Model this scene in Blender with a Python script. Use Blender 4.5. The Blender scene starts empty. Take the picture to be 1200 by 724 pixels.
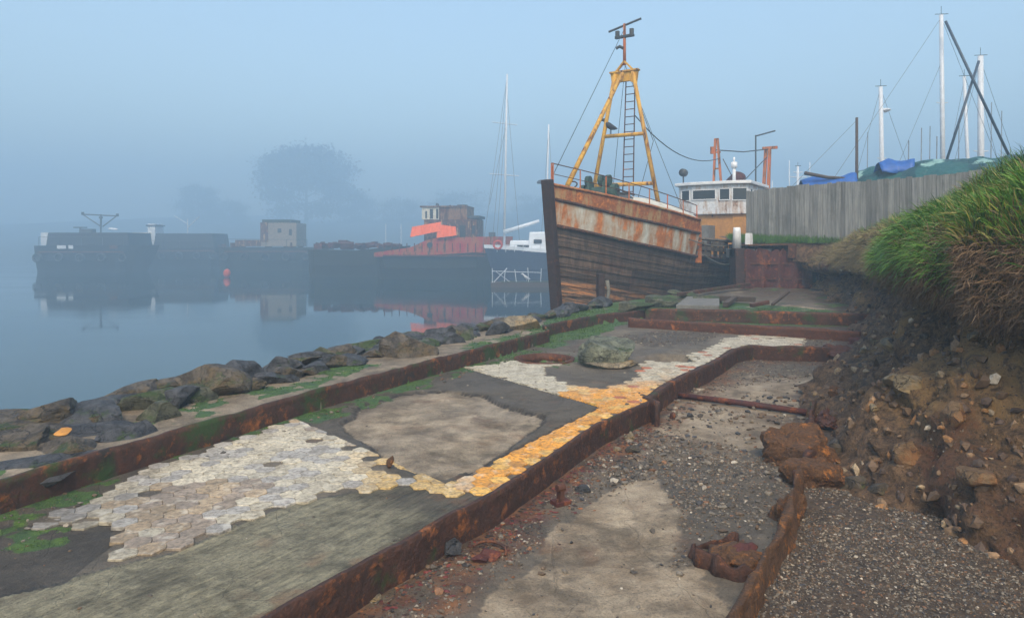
EXPO=1.17; HAZE_D=.0076; HAZE_COL=(.44,.63,.80)
import bpy, bmesh, math, random
import numpy as np
from mathutils import Vector, Matrix
random.seed(7)
RNG = np.random.default_rng(11)
COL = bpy.context.scene.collection
CAMH = 1.6
WZ = -2.2          # water level
WQ = -1.4; FAR = 3.8/3.0
HZ = 285.0; FP = 800.0
def G(px, py, z=0.0):
    Y = FP*(CAMH-z)/(py-HZ)
    return ((px-600.0)*Y/FP, Y)
def P3(px, py, Y):
    return Vector(((px-600.0)*Y/FP, Y, CAMH+(HZ-py)*Y/FP))
# ---------------------------------------------------------------- noise (vectorised value noise)
def _hash(ix, iy, iz):
    h = (ix*374761393 + iy*668265263 + iz*2147483647 + 1274126177) & 0xffffffff
    h = ((h ^ (h >> 13))*1274126177) & 0xffffffff
    h = ((h ^ (h >> 16))*2246822519) & 0xffffffff
    return ((h ^ (h >> 15)) & 0xffff)/65535.0*2-1
def vnoise(x, y, z=0.0):
    x = np.asarray(x, float); y = np.asarray(y, float); z = np.asarray(z, float)+np.zeros_like(x)
    xi = np.floor(x).astype(np.int64); yi = np.floor(y).astype(np.int64); zi = np.floor(z).astype(np.int64)
    fx, fy, fz = x-xi, y-yi, z-zi
    u, v, w = fx*fx*(3-2*fx), fy*fy*(3-2*fy), fz*fz*(3-2*fz)
    r = 0
    for a in (0, 1):
        for b in (0, 1):
            for c in (0, 1):
                r = r + _hash(xi+a, yi+b, zi+c)*(u if a else 1-u)*(v if b else 1-v)*(w if c else 1-w)
    return r
def fbm(x, y, z=0.0, sc=1.0, oc=4):
    r = 0; a = 1.0; t = 0
    for o in range(oc):
        k = sc*2**o
        r = r + a*vnoise(np.asarray(x)*k+17.3*o, np.asarray(y)*k-9.1*o, np.asarray(z)*k+3.7*o); t += a; a *= .5
    return r/t
def ss(x, a, b):
    t = np.clip((x-a)/(b-a), 0, 1); return t*t*(3-2*t)
def inpoly(x, y, poly):
    x = np.asarray(x, float); y = np.asarray(y, float)
    r = np.zeros(x.shape, bool); n = len(poly)
    for i in range(n):
        x1, y1 = poly[i]; x2, y2 = poly[(i+1) % n]
        if y1 == y2: continue
        c = ((y1 > y) != (y2 > y)) & (x < (x2-x1)*(y-y1)/(y2-y1)+x1)
        r ^= c
    return r
def dline(x, y, pts):
    "distance to polyline and signed side (positive on the right of travel)"
    best = np.full(np.shape(x), 1e9); side = np.zeros(np.shape(x))
    for (x1, y1), (x2, y2) in zip(pts[:-1], pts[1:]):
        dx, dy = x2-x1, y2-y1; L = dx*dx+dy*dy+1e-9
        t = np.clip(((x-x1)*dx+(y-y1)*dy)/L, 0, 1)
        d = np.hypot(x-(x1+t*dx), y-(y1+t*dy))
        s = (x-x1)*dy-(y-y1)*dx
        m = d < best
        best = np.where(m, d, best); side = np.where(m, np.sign(s), side)
    return best, side
# ---------------------------------------------------------------- nodes
class NT:
    def __init__(s, name):
        s.m = bpy.data.materials.new(name); s.m.use_nodes = True
        s.t = s.m.node_tree; s.b = s.t.nodes['Principled BSDF']; s.tc = None
    def n(s, ty, **k):
        o = s.t.nodes.new(ty)
        for a, v in k.items(): setattr(o, a, v)
        return o
    def put(s, sock, v):
        if isinstance(v, bpy.types.NodeSocket): s.t.links.new(v, sock)
        elif isinstance(v, (tuple, list)) and len(v) == 3 and sock.type == 'RGBA': sock.default_value = (*v, 1)
        else: sock.default_value = v
    def co(s, kind='Object'):
        if s.tc is None: s.tc = s.n('ShaderNodeTexCoord')
        return s.tc.outputs[kind]
    def mapp(s, vec, scale=(1, 1, 1), rot=(0, 0, 0), loc=(0, 0, 0)):
        o = s.n('ShaderNodeMapping'); s.put(o.inputs[0], vec)
        o.inputs['Scale'].default_value = scale; o.inputs['Rotation'].default_value = rot; o.inputs['Location'].default_value = loc
        return o.outputs[0]
    def noise(s, scale=5, detail=4, rough=.6, vec=None, dist=0.0, out=0):
        o = s.n('ShaderNodeTexNoise'); s.put(o.inputs['Vector'], vec if vec is not None else s.co())
        o.inputs['Scale'].default_value = scale; o.inputs['Detail'].default_value = detail
        o.inputs['Roughness'].default_value = rough; o.inputs['Distortion'].default_value = dist
        return o.outputs[out]
    def vor(s, scale=5, vec=None, feature='F1', out='Distance', rnd=1.0):
        o = s.n('ShaderNodeTexVoronoi', feature=feature); s.put(o.inputs['Vector'], vec if vec is not None else s.co())
        o.inputs['Scale'].default_value = scale; o.inputs['Randomness'].default_value = rnd
        return o.outputs[out]
    def ramp(s, f, *st, interp='LINEAR'):
        o = s.n('ShaderNodeValToRGB'); s.put(o.inputs[0], f); e = o.color_ramp.elements
        o.color_ramp.interpolation = interp
        while len(e) < len(st): e.new(.5)
        for q, (p, c) in zip(e, st):
            q.position = p; q.color = (c, c, c, 1) if isinstance(c, (int, float)) else (*c, 1)
        return o.outputs[0]
    def mix(s, f, a, b, mode='MIX'):
        o = s.n('ShaderNodeMix', data_type='RGBA', blend_type=mode)
        s.put(o.inputs[0], f); s.put(o.inputs[6], a); s.put(o.inputs[7], b); return o.outputs[2]
    def math(s, op, a, b=0.0):
        o = s.n('ShaderNodeMath', operation=op); s.put(o.inputs[0], a); s.put(o.inputs[1], b); return o.outputs[0]
    def sep(s, c):
        o = s.n('ShaderNodeSeparateColor'); s.put(o.inputs[0], c); return o.outputs
    def sepv(s, c):
        o = s.n('ShaderNodeSeparateXYZ'); s.put(o.inputs[0], c); return o.outputs
    def attr(s, nm):
        return s.n('ShaderNodeAttribute', attribute_name=nm).outputs['Color']
    def bump(s, h, strength=.5, dist=.02, nrm=None):
        o = s.n('ShaderNodeBump'); o.inputs['Strength'].default_value = strength; o.inputs['Distance'].default_value = dist
        s.put(o.inputs['Height'], h)
        if nrm is not None: s.put(o.inputs['Normal'], nrm)
        return o.outputs[0]
    def fin(s, col, rough=.85, nrm=None, metal=0.0, spec=None):
        s.put(s.b.inputs['Base Color'], col); s.put(s.b.inputs['Roughness'], rough)
        if metal: s.put(s.b.inputs['Metallic'], metal)
        if spec is not None: s.put(s.b.inputs['Specular IOR Level'], spec)
        if nrm is not None: s.put(s.b.inputs['Normal'], nrm)
        return s.m
M = {}
def plain(name, col, rough=.7, var=.35, scale=6, dirt=(.05, .04, .03), amt=.35, bs=.3):
    k = NT(name); a = k.noise(scale, 6, .65); b = k.noise(scale*5, 4, .6)
    c = k.mix(k.ramp(a, (.3, 0), (.75, 1)), tuple(v*(1-var) for v in col), tuple(min(1, v*(1+var*.6)) for v in col))
    c = k.mix(k.ramp(b, (.5, 0), (.72, amt)), c, dirt)
    M[name] = k.fin(c, rough, k.bump(b, bs, .01)); return M[name]
def rusty(name, paint=None, amount=.5, dark=(.035, .017, .012), mid=(.12, .038, .016), hot=(.38, .12, .025), streak=True, scale=3, moss=0.0, bd=.012):
    k = NT(name); c0 = k.co()
    a = k.noise(scale, 8, .7, dist=.3); b = k.noise(scale*6, 6, .7)
    pt = k.noise(scale*.45, 5, .7, dist=.8)
    r = k.ramp(a, (.34, dark), (.46, mid), (.56, tuple(v*.55 for v in mid)), (.64, hot))
    r = k.mix(k.ramp(pt, (.45, 0), (.6, .8)), r, tuple(v*.5+w_*.5 for v, w_ in zip(dark, mid)))
    r = k.mix(k.ramp(k.noise(scale*2.3, 6, .75), (.56, 0), (.64, .85)), r, tuple(v*.75 for v in hot))
    r = k.mix(k.ramp(b, (.4, .55), (.65, 0)), r, dark)
    col = r; h = k.math('ADD', b, k.math('MULTIPLY', a, 1.2))
    if paint is not None:
        st = k.noise(1, 6, .65, vec=k.mapp(c0, (scale*2.2, scale*2.2, scale*.35) if streak else (scale,)*3))
        m = k.math('ADD', k.math('MULTIPLY', st, .65), k.math('MULTIPLY', a, .35))
        t = .62-.3*amount
        mask = k.ramp(m, (t, 0), (t+.06, 1))
        pc = k.mix(k.ramp(b, (.35, 0), (.7, 1)), tuple(v*.7 for v in paint), paint)
        pc = k.mix(k.ramp(m, (t-.1, 0), (t, .6)), pc, (.35, .17, .05))
        col = k.mix(mask, pc, r)
    if moss:
        mm = k.ramp(k.noise(2.4, 6, .7), (.62-moss*.35, 0), (.72-moss*.35, 1))
        col = k.mix(mm, col, (.028, .055, .01))
    M[name] = k.fin(col, k.ramp(a, (.3, .65), (.7, .92)), k.bump(h, .8, bd)); return M[name]
# ---------------------------------------------------------------- mesh builder
ICO = {}
def ico(n):
    if n not in ICO:
        bm = bmesh.new(); bmesh.ops.create_icosphere(bm, subdivisions=n, radius=1)
        ICO[n] = (np.array([v.co[:] for v in bm.verts]), np.array([[v.index for v in f.verts] for f in bm.faces])); bm.free()
    return ICO[n]
def rotm(rx=0, ry=0, rz=0):
    return np.array(Matrix.Rotation(rz, 3, 'Z') @ Matrix.Rotation(ry, 3, 'Y') @ Matrix.Rotation(rx, 3, 'X'))
def rockshape(seed, n=3, cuts=9, rough=.12):
    r = np.random.default_rng(seed); v, f = ico(n); v = v.copy()
    for i in range(cuts):
        d = r.normal(size=3); d /= np.linalg.norm(d); c = r.uniform(.42, .78)
        e = v@d; v -= np.outer(np.maximum(e-c, 0), d)
    v *= (1+rough*fbm(v[:, 0]+seed*3.1, v[:, 1], v[:, 2], 1.8, 5)*1.2+(.05 if n > 3 else .03)*np.abs(fbm(v[:, 0]*1.2, v[:, 1]+seed, v[:, 2]*2.5, 5.0, 2)))[:, None]
    return v, f
class MB:
    def __init__(s): s.v = []; s.f = []; s.uv = None; s.c = []
    def add(s, v, f):
        o = len(s.v); s.v.extend([tuple(map(float, q)) for q in v]); s.f.extend([tuple(int(i)+o for i in q) for q in f]); return o
    def box(s, c, size, rz=0, rx=0, ry=0, taper=1.0):
        x, y, z = [q/2 for q in size]; R = rotm(rx, ry, rz); V = []
        for k in (-1, 1):
            t = taper if k > 0 else 1
            for a, b in ((-1, -1), (1, -1), (1, 1), (-1, 1)): V.append(R@np.array([a*x*t, b*y*t, k*z])+np.array(c))
        s.add(V, [(3, 2, 1, 0), (4, 5, 6, 7), (0, 1, 5, 4), (1, 2, 6, 5), (2, 3, 7, 6), (3, 0, 4, 7)]); return s
    def bar(s, a, b, w, h=None, up=(0, 0, 1)):
        a, b = Vector(a), Vector(b); h = h or w; d = (b-a).normalized(); u = Vector(up)
        if abs(d.dot(u)) > .98: u = Vector((1, 0, 0))
        x = d.cross(u).normalized()*w/2; y = x.cross(d).normalized()*h/2
        V = [p+q for p in (a, b) for q in (-x-y, x-y, x+y, -x+y)]
        s.add(V, [(3, 2, 1, 0), (4, 5, 6, 7), (0, 1, 5, 4), (1, 2, 6, 5), (2, 3, 7, 6), (3, 0, 4, 7)]); return s
    def tube(s, pts, r, n=8, r1=None, cap=True):
        pts = [Vector(p) for p in pts]; m = len(pts); rings = []
        pu = None
        for i, p in enumerate(pts):
            d = (pts[min(i+1, m-1)]-pts[max(i-1, 0)]).normalized()
            u = pu if pu is not None else (Vector((0, 0, 1)) if abs(d.z) < .9 else Vector((1, 0, 0)))
            x = d.cross(u).normalized(); y = x.cross(d).normalized(); pu = y
            rr = r if r1 is None else r+(r1-r)*i/max(1, m-1)
            rings.append([p+x*math.cos(t)*rr+y*math.sin(t)*rr for t in [2*math.pi*j/n for j in range(n)]])
        s.loft(rings, True, cap); return s
    def loft(s, rings, closed=True, cap=True):
        n = len(rings[0]); V = [q for r in rings for q in r]; F = []
        for i in range(len(rings)-1):
            for j in range(n if closed else n-1):
                a, b = i*n+j, i*n+(j+1) % n; F.append((a, b, b+n, a+n))
        if cap and closed: F.append(tuple(range(n-1, -1, -1))); F.append(tuple((len(rings)-1)*n+j for j in range(n)))
        s.add(V, F); return s
    def prism(s, poly, z0, z1):
        n = len(poly); V = [(x, y, z0) for x, y in poly]+[(x, y, z1) for x, y in poly]
        s.add(V, [tuple(range(n-1, -1, -1)), tuple(range(n, 2*n))]+[(i, (i+1) % n, n+(i+1) % n, n+i) for i in range(n)]); return s
    def rock(s, c, size, seed, rz=0, rx=0, ry=0, n=3, cuts=9, rough=.12):
        v, f = rockshape(seed, n, cuts, rough); v = (v*np.array(size))@rotm(rx, ry, rz).T+np.array(c)
        s.add(v, f); return s
    def build(s, name, m, parent=None, dz=0.0, smooth=False, bevel=0.0, uv=None, col=None, thick=0, loc=None):
        me = bpy.data.meshes.new(name); vs = [(x, y, z+dz) for x, y, z in s.v] if dz else s.v
        if loc is not None: vs = [(x-loc[0], y-loc[1], z-loc[2]) for x, y, z in vs]
        me.from_pydata(vs, [], s.f); me.update()
        if uv is not None:
            l = me.uv_layers.new(name='UVMap'); vi = np.zeros(len(me.loops), int); me.loops.foreach_get('vertex_index', vi)
            l.data.foreach_set('uv', np.array(uv, float)[vi].ravel())
        if col is not None: setcol(me, 'tint', col)
        if smooth: me.polygons.foreach_set('use_smooth', [True]*len(me.polygons))
        me.materials.append(M[m] if isinstance(m, str) else m)
        o = bpy.data.objects.new(name, me); COL.objects.link(o); o.parent = parent
        if loc is not None: o.location = loc
        if thick:
            q = o.modifiers.new('t', 'SOLIDIFY'); q.thickness = thick
        if bevel:
            q = o.modifiers.new('b', 'BEVEL'); q.width = bevel; q.segments = 2; q.limit_method = 'ANGLE'
        return o
def setcol(me, name, arr):
    a = me.color_attributes.new(name, 'FLOAT_COLOR', 'POINT'); arr = np.asarray(arr, float)
    if arr.shape[1] == 3: arr = np.hstack([arr, np.ones((len(arr), 1))])
    a.data.foreach_set('color', arr.ravel())
def npmesh(name, V, F, m, cols=None, smooth=True, parent=None):
    V = np.asarray(V, np.float32); F = np.asarray(F, np.int32)
    me = bpy.data.meshes.new(name); k = F.shape[1]
    me.vertices.add(len(V)); me.vertices.foreach_set('co', V.ravel())
    me.loops.add(F.size); me.loops.foreach_set('vertex_index', F.ravel())
    me.polygons.add(len(F)); me.polygons.foreach_set('loop_start', np.arange(0, F.size, k, dtype=np.int32))
    me.polygons.foreach_set('loop_total', np.full(len(F), k, np.int32))
    me.polygons.foreach_set('use_smooth', [smooth]*len(F))
    me.update(calc_edges=True); me.validate()
    for nm, a in (cols or {}).items(): setcol(me, nm, a)
    me.materials.append(M[m]); o = bpy.data.objects.new(name, me); COL.objects.link(o); o.parent = parent
    return o
def tag(o, label=None, cat=None, group=None, kind=None):
    if label: o['label'] = label
    if cat: o['category'] = cat
    if group: o['group'] = group
    if kind: o['kind'] = kind
    return o
def empty(name, loc, rz=0):
    o = bpy.data.objects.new(name, None); COL.objects.link(o); o.location = loc; o.rotation_euler = (0, 0, rz); o.empty_display_size = .2; return o
# ---------------------------------------------------------------- plain materials
plain('dark_steel', (.05, .055, .06), .6)
plain('cream_paint', (.62, .6, .5), .6, amt=.4, dirt=(.25, .12, .05))
plain('white_paint', (.75, .77, .78), .5, var=.15, amt=.25, dirt=(.3, .25, .2))
plain('white_boat', (.7, .75, .8), .4, var=.1, amt=.1)
plain('grey_post', (.17, .165, .15), .8)
plain('window_dark', (.02, .025, .03), .15, var=.2, amt=0)
plain('rubber', (.02, .022, .025), .7)
plain('navy', (.03, .045, .09), .4)
plain('red_paint', (.55, .07, .03), .6)
plain('rope', (.16, .15, .12), .95, scale=30)
plain('mast_white', (.6, .64, .68), .5, var=.15)
plain('dark_wood', (.075, .052, .038), .9, scale=12)
plain('orange_paint', (.5, .23, .04), .6, amt=.6, dirt=(.12, .04, .02))
plain('orange_tarp', (.80, .12, .008), .7, var=.25, amt=.1)
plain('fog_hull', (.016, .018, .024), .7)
plain('bird', (.04, .04, .045), .8); plain('gull', (.7, .7, .7), .8)
plain('cloth_white', (.7, .72, .78), .9); plain('cloth_dark', (.05, .06, .12), .9)
plain('green_slate', (.10, .12, .10), .8)
rusty('rust'); rusty('rust_moss', moss=.26, mid=(.10, .035, .018), dark=(.02, .016, .012))
plain('cabin_tan', (.26, .22, .17), .8); rusty('rust_red', mid=(.10, .02, .014), dark=(.03, .012, .012), hot=(.34, .10, .03))
rusty('rust_stem', mid=(.05, .02, .014), dark=(.022, .014, .013), hot=(.14, .05, .02), scale=2)
rusty('rust_kerb', mid=(.095, .034, .016), dark=(.022, .012, .009), hot=(.36, .12, .03), moss=.12, scale=4, bd=.03)
rusty('rust_crust', mid=(.20, .09, .03), dark=(.035, .020, .012), hot=(.60, .22, .035), scale=8, bd=.06)
rusty('white_rust', paint=(.62, .62, .55), amount=.47, hot=(.75, .27, .05), mid=(.70, .24, .05), dark=(.22, .08, .03), scale=1.3)
rusty('bulwark_rust', paint=(.42, .34, .18), amount=.62, hot=(.85, .30, .05), mid=(.50, .16, .04), dark=(.13, .045, .02), scale=2.2)
rusty('mast_yellow', paint=(.74, .42, .05), amount=.28, scale=3)
rusty('mast_orange', paint=(.6, .14, .04), amount=.3, scale=3)
rusty('tug_red', paint=(.42, .018, .012), amount=.3, scale=1.2)
rusty('tug_house', paint=(.42, .33, .18), amount=.7, scale=2)
rusty('house_white', paint=(.72, .74, .76), amount=.16, scale=2.4)
rusty('house_orange', paint=(.55, .26, .05), amount=.25, scale=2, hot=(.3, .1, .03))
rusty('barge_dark', paint=(.016, .02, .028), amount=.10, scale=1.2, mid=(.08, .03, .02), hot=(.15, .05, .03))
plain('pale_planks', (.17, .14, .11), .9, var=.6, scale=5, dirt=(.03, .02, .015), amt=.9)
plain('green_machine', (.035, .075, .06), .7)
plain('dark_blue', (.03, .05, .08), .5)
plain('tug_dark', (.022, .024, .02), .8, dirt=(.05, .07, .03))
plain('far_green', (.03, .04, .018), .9)
rusty('rust_cabin', paint=(.12, .07, .05), amount=.5, scale=2)
# ================================================================ camera, world, light
sc = bpy.context.scene
cam = bpy.data.objects.new('camera', bpy.data.cameras.new('camera')); COL.objects.link(cam); sc.camera = cam
cam.location = (0, 0, CAMH); cam.rotation_euler = (math.radians(90), 0, 0)
cam.data.lens = 24; cam.data.sensor_width = 36; cam.data.shift_y = -77/1200; cam.data.clip_end = 5000; cam.data.clip_start = .05
SUN_EL, SUN_AZ = math.radians(50), math.radians(182)   # azimuth clockwise from +Y
w = bpy.data.worlds.new('World'); sc.world = w; w.use_nodes = True
sky = w.node_tree.nodes.new('ShaderNodeTexSky'); sky.sky_type = 'NISHITA'; sky.sun_disc = False
sky.sun_elevation = SUN_EL; sky.sun_rotation = SUN_AZ; sky.air_density = 1.6; sky.dust_density = 3.0; sky.ozone_density = 1.0
w.node_tree.links.new(sky.outputs[0], w.node_tree.nodes['Background'].inputs[0])
w.node_tree.nodes['Background'].inputs[1].default_value = .125
sl = bpy.data.lights.new('sun', 'SUN'); sl.energy = 1.5; sl.angle = math.radians(18); sl.color = (1, .82, .60)
so = bpy.data.objects.new('sun', sl); COL.objects.link(so)
sd = Vector((math.sin(SUN_AZ)*math.cos(SUN_EL), math.cos(SUN_AZ)*math.cos(SUN_EL), math.sin(SUN_EL)))
so.rotation_euler = sd.to_track_quat('Z', 'Y').to_euler()
sc.view_settings.view_transform = 'Standard'; sc.view_settings.look = 'None'; sc.view_settings.gamma = 1; sc.view_settings.exposure = EXPO
cy = sc.cycles; cy.max_bounces = 7; cy.diffuse_bounces = 3; cy.glossy_bounces = 3; cy.transmission_bounces = 2; cy.volume_bounces = 3
cy.use_denoising = True; cy.caustics_reflective = False; cy.caustics_refractive = False
# haze
k = NT('haze_air'); k.t.nodes.remove(k.b); pv = k.n('ShaderNodeVolumePrincipled')
pv.inputs['Color'].default_value = (*HAZE_COL, 1); pv.inputs['Density'].default_value = HAZE_D; pv.inputs['Anisotropy'].default_value = .0
k.t.links.new(pv.outputs[0], k.t.nodes['Material Output'].inputs['Volume']); M['haze'] = k.m
hz = MB().box((10, 207, 22.4), (700, 486, 53.2)).build('haze', 'haze'); tag(hz, kind='stuff')
# water
k = NT('water'); n1 = k.noise(1.2, 3, .5, vec=k.mapp(k.co(), (1, .35, 1))); n2 = k.noise(.08, 2, .5)
k.put(k.b.inputs['IOR'], 1.33)
M['water'] = k.fin((.012, .035, .045), k.ramp(k.noise(.05, 4, .6, vec=k.mapp(k.co(), (1, 3, 1))), (.4, .03), (.65, .10)), k.bump(n1, .035, .05), spec=.9)
wb = MB(); wb.add([(-900, -60, WZ), (900, -60, WZ), (900, 1500, WZ), (-900, 1500, WZ)], [(0, 1, 2, 3)])
tag(wb.build('water', 'water'), kind='structure')
# ================================================================ ground heightfield
KERB = [(-1.95, 1.3), (-1.06, 2.92), (-.356, 4.06), (-.11, 4.41), (.755, 6.04), (1.40, 6.95), (1.386, 7.11), (1.756, 7.8), (2.5, 8.89), (2.91, 9.55), (3.3, 10.25), (3.7, 10.62), (4.88, 10.4), (6.2, 10.2)]
LEDGE = [(-4.75, .6), (-3.04, 4.05), (-1.98, 6.4), (-1.31, 7.62), (.58, 11.03), (.50, 11.7), (1.68, 13.46), (2.8, 14.35)]
BEAM2 = [(2.8, 14.35), (7.2, 13.1)]
BEAM1 = [(2.26, 13.1), (5.7, 11.15)]
EDGE = [(-7.2, -1), (-5.0, 2.4), (-3.95, 4.7), (-3.25, 6.25), (-2.6, 7.5), (-1.75, 9.2), (-.62, 10.9), (.2, 12.0), (1.75, 15.0), (2.4, 16.4), (3.6, 17.7), (5, 19.0), (6.5, 20.4), (9, 21.6), (20, 23)]
BANKF = [(3.9, -1.5), (3.4, 1.0), (3.1, 2.6), (2.75, 3.9), (2.5, 4.9), (2.95, 6.7), (4.2, 8.9), (5.5, 11), (6.5, 13), (7.3, 15.5), (7.9, 18), (8.4, 20.6)]
pp = lambda L, z=0: [G(x, y, z) for x, y in L]
SLAB = pp([(-200, 760), (-40, 705), (75, 680), (200, 648), (275, 615), (350, 588), (440, 570), (560, 572), (590, 580), (310, 735), (300, 1200), (-700, 1200)])
DARKTRI = pp([(-300, 640), (0, 612), (142, 612), (145, 628), (75, 684), (-200, 740)])
LAYER = pp([(345, 492), (420, 462), (545, 431), (705, 477), (522, 568), (470, 560)])
PANEL = pp([(404, 495), (428, 472), (470, 461), (520, 458), (566, 463), (592, 478), (634, 486), (636, 494), (612, 515), (560, 548), (520, 562), (470, 548), (420, 515)])
HUB = pp([(640, 432), (700, 425), (750, 424), (742, 445), (700, 455), (640, 446)])
LOWSAND = pp([(560, 724), (620, 640), (680, 585), (770, 555), (805, 600), (802, 650), (850, 690), (858, 740), (500, 800)], -.2)
LOWSAND2 = pp([(770, 500), (800, 460), (870, 440), (975, 440), (960, 480), (920, 520), (860, 545), (740, 540)], -.2)
GRAV = pp([(700, 545), (760, 505), (850, 520), (930, 540), (925, 600), (870, 650), (800, 665), (765, 660), (810, 640), (800, 590), (770, 560), (700, 575)], -.2)
GRAV2 = pp([(850, 425), (870, 408), (985, 412), (985, 440), (880, 448), (800, 470)], -.2)
GRAV3 = pp([(880, 760), (920, 640), (940, 560), (1010, 580), (1210, 650), (1300, 800)], -.2)
GRAV4 = pp([(770, 388), (850, 388), (830, 403), (760, 407), (720, 395)])
STRIP = pp([(400, 724), (520, 650), (640, 575), (735, 510), (765, 500), (740, 530), (690, 575), (640, 610), (560, 680), (520, 724), (430, 800)], -.2)
GREENS = pp([(640, 400), (640, 385), (700, 366), (745, 352), (800, 357), (880, 364), (1000, 376), (1016, 384), (840, 379), (735, 376), (700, 395)])
GREENL = pp([(335, 440), (400, 425), (440, 428), (380, 445)], .17), pp([(540, 405), (640, 385), (640, 392), (545, 413)], .17), pp([(560, 398), (600, 392), (720, 355), (760, 345), (770, 352), (700, 372), (640, 388)], .17), pp([(300, 455), (380, 443), (360, 456), (300, 470)], .17)
CREAM = pp([(870, 360), (925, 357), (1022, 368), (1016, 374), (930, 366)], .17)
nr, nc = 640, 700
tt = np.linspace(math.log(1.7), math.log(31), nr); rr = np.linspace(-1.35, 1.35, nc)
Yg = (np.exp(tt)-1)[:, None]+0*rr[None, :]; Xg = (Yg+1)*rr[None, :]
def wob(x, y, a=.04, sc=2.5): return x+a*fbm(x, y, 1.3, sc, 4), y+a*fbm(x, y, 9.7, sc, 4)
def ground(X, Y, full=False):
    xw, yw = wob(X, Y)
    z = .012*fbm(X, Y, 0, .7, 4)+.003*fbm(X, Y, 5, 6, 3)
    low = inpoly(X, Y, KERB+[(12, 10.2), (12, -4), (-5.5, -4)])
    dL, sL = dline(X, Y, LEDGE+BEAM2[1:]+[(30, 8)])
    led = sL < 0
    dE, sE = dline(X+.12*fbm(X, Y, 3, 1.2, 3), Y, EDGE)
    z = np.where(low, z-.2, z)
    z = np.where(led, z+.17+.02*fbm(X, Y, 7, 1.6, 4)+.10*ss(Y, 17, 19.5), z)
    far = ss(Y, 15.5, 19)
    z = z+far*.10*np.maximum(fbm(X, Y, 2, 1.2, 4), -.2)
    out = sE < 0
    z = np.where(out, z-3.1*ss(dE, .05, 1.7)-.02, z)
    xp, yp = wob(X, Y, .10, 3.5)
    pn = inpoly(xp, yp, PANEL)
    z = np.where(pn, z-.022, z)
    lay = inpoly(*wob(X, Y, .015, 4), LAYER)
    z = z+np.where(lay, .004, 0)
    hb = inpoly(xw, yw, HUB); z = np.where(hb, z-.0, z)
    for (cx, cy_), r, d in ((G(785, 420), .36, .12), (G(638, 421), .40, .2)):
        q = np.hypot(X-cx, Y-cy_)+.04*fbm(X, Y, 4, 3, 3); z = z-d*ss(r-q, -.02, .10)
    sl = inpoly(xw, yw, SLAB)
    st = fbm(X*1.0+Y*1.2, (Y-X)*.25, 3, 9, 3)
    z = z+np.where(sl, .0022*st-.004, 0)
    z = z-np.where(inpoly(xw, yw, DARKTRI), .012, 0)
    seam = np.zeros_like(X); dp, _ = dline(xp, yp, PANEL+PANEL[:1]); seam = np.maximum(seam, ss(.03-dp, 0, .018)*(fbm(X, Y, 6, 2, 3) > -.25))
    dy2, _ = dline(X, Y, LAYER[2:5]); seam = np.maximum(seam, ss(.022-np.minimum(dy2, 9), 0, .012)); z = z-.012*seam
    if not full: return z
    n1 = fbm(X, Y, 2, 3, 5); n2 = fbm(X, Y, 8, 9, 4)
    face = (dL < .05)
    moss = np.where(~led & ~low, ss(.42+.25*n1-dL, 0, .2)*ss(Y, 14.5, 13.5)*ss(n2+n1*.7, -.28, .12), 0)
    moss = np.maximum(moss, inpoly(*wob(X, Y, .3, 1.2), GREENS)*ss(n1, -.55, -.25))
    for g in GREENL: moss = np.maximum(moss, inpoly(*wob(X, Y, .18, 2), g)*ss(n2+n1, -.5, -.1))
    cx, cy_ = G(638, 421); moss = np.maximum(moss, ss(.65-np.hypot((X-cx), Y-cy_)+.3*n1, 0, .15)*ss(n2, -.2, .1)*.8)
    cx, cy_ = G(60, 628); moss = np.maximum(moss, ss(.3-np.hypot(X-cx, (Y-cy_)*1.6)+.25*n1, 0, .1)*ss(n2, -.1, .12))
    cx, cy_ = G(30, 590); moss = np.maximum(moss, ss(.5-np.hypot(X-cx, (Y-cy_))+.3*n1, 0, .2)*ss(n2, -.3, .12))
    moss = np.where(out, ss(n1, -.1, .3)*.6, moss)
    moss = np.where(led & ~out, np.maximum(moss, ss(n1+.5*n2, .25, .5)*.8), moss); pale0 = np.where(led & ~out & (Y < 12), .55+.3*n1, 0)
    dark = np.zeros_like(X)
    dark = np.where(lay & ~pn, .6, dark)
    dark = np.maximum(dark, inpoly(xw, yw, DARKTRI)*1.0)
    slt = ss(n1*.4+(570-0)/1000, .3, .8)
    dark = np.maximum(dark, np.where(sl, ss(X+1.0+(Y-4.0)*.5+n1*.45, -.15, .7)*.9, 0))
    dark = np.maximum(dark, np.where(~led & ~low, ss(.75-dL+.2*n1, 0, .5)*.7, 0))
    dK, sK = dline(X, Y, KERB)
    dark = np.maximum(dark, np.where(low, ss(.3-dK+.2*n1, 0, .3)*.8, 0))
    dark = np.maximum(dark, np.where(hb, .35, 0)); dark = np.maximum(dark, seam*1.4)
    dark = np.maximum(dark, inpoly(*wob(X, Y, .2, 1.5), GRAV)*.5+inpoly(*wob(X, Y, .2, 1.5), GRAV2)*.35+inpoly(*wob(X, Y, .2, 1.5), GRAV4)*.7)
    pale = np.where(pn, .75+.4*n1, 0)
    pale = np.maximum(pale, pale0)
    pale = np.maximum(pale, inpoly(*wob(*wob(X, Y, .25, 1.5), .10, 6), LOWSAND)*.8+inpoly(*wob(X, Y, .25, 1.5), LOWSAND2)*.75)
    pale = np.maximum(pale, inpoly(*wob(X, Y, .15, 1.5), CREAM)*1.6)
    rust = np.where(low, ss(.55-dK+.35*n1, 0, .35)*ss(n2, -.3, .3), 0)
    rust = np.maximum(rust, inpoly(*wob(X, Y, .1, 2), STRIP)*ss(n1+n2*.5, -.2, .3))
    rust = np.maximum(rust, np.where(sl, ss(.4-dK+.2*n1, 0, .3)*ss(n2+n1*.5, .0, .3)*.5, 0))
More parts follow.
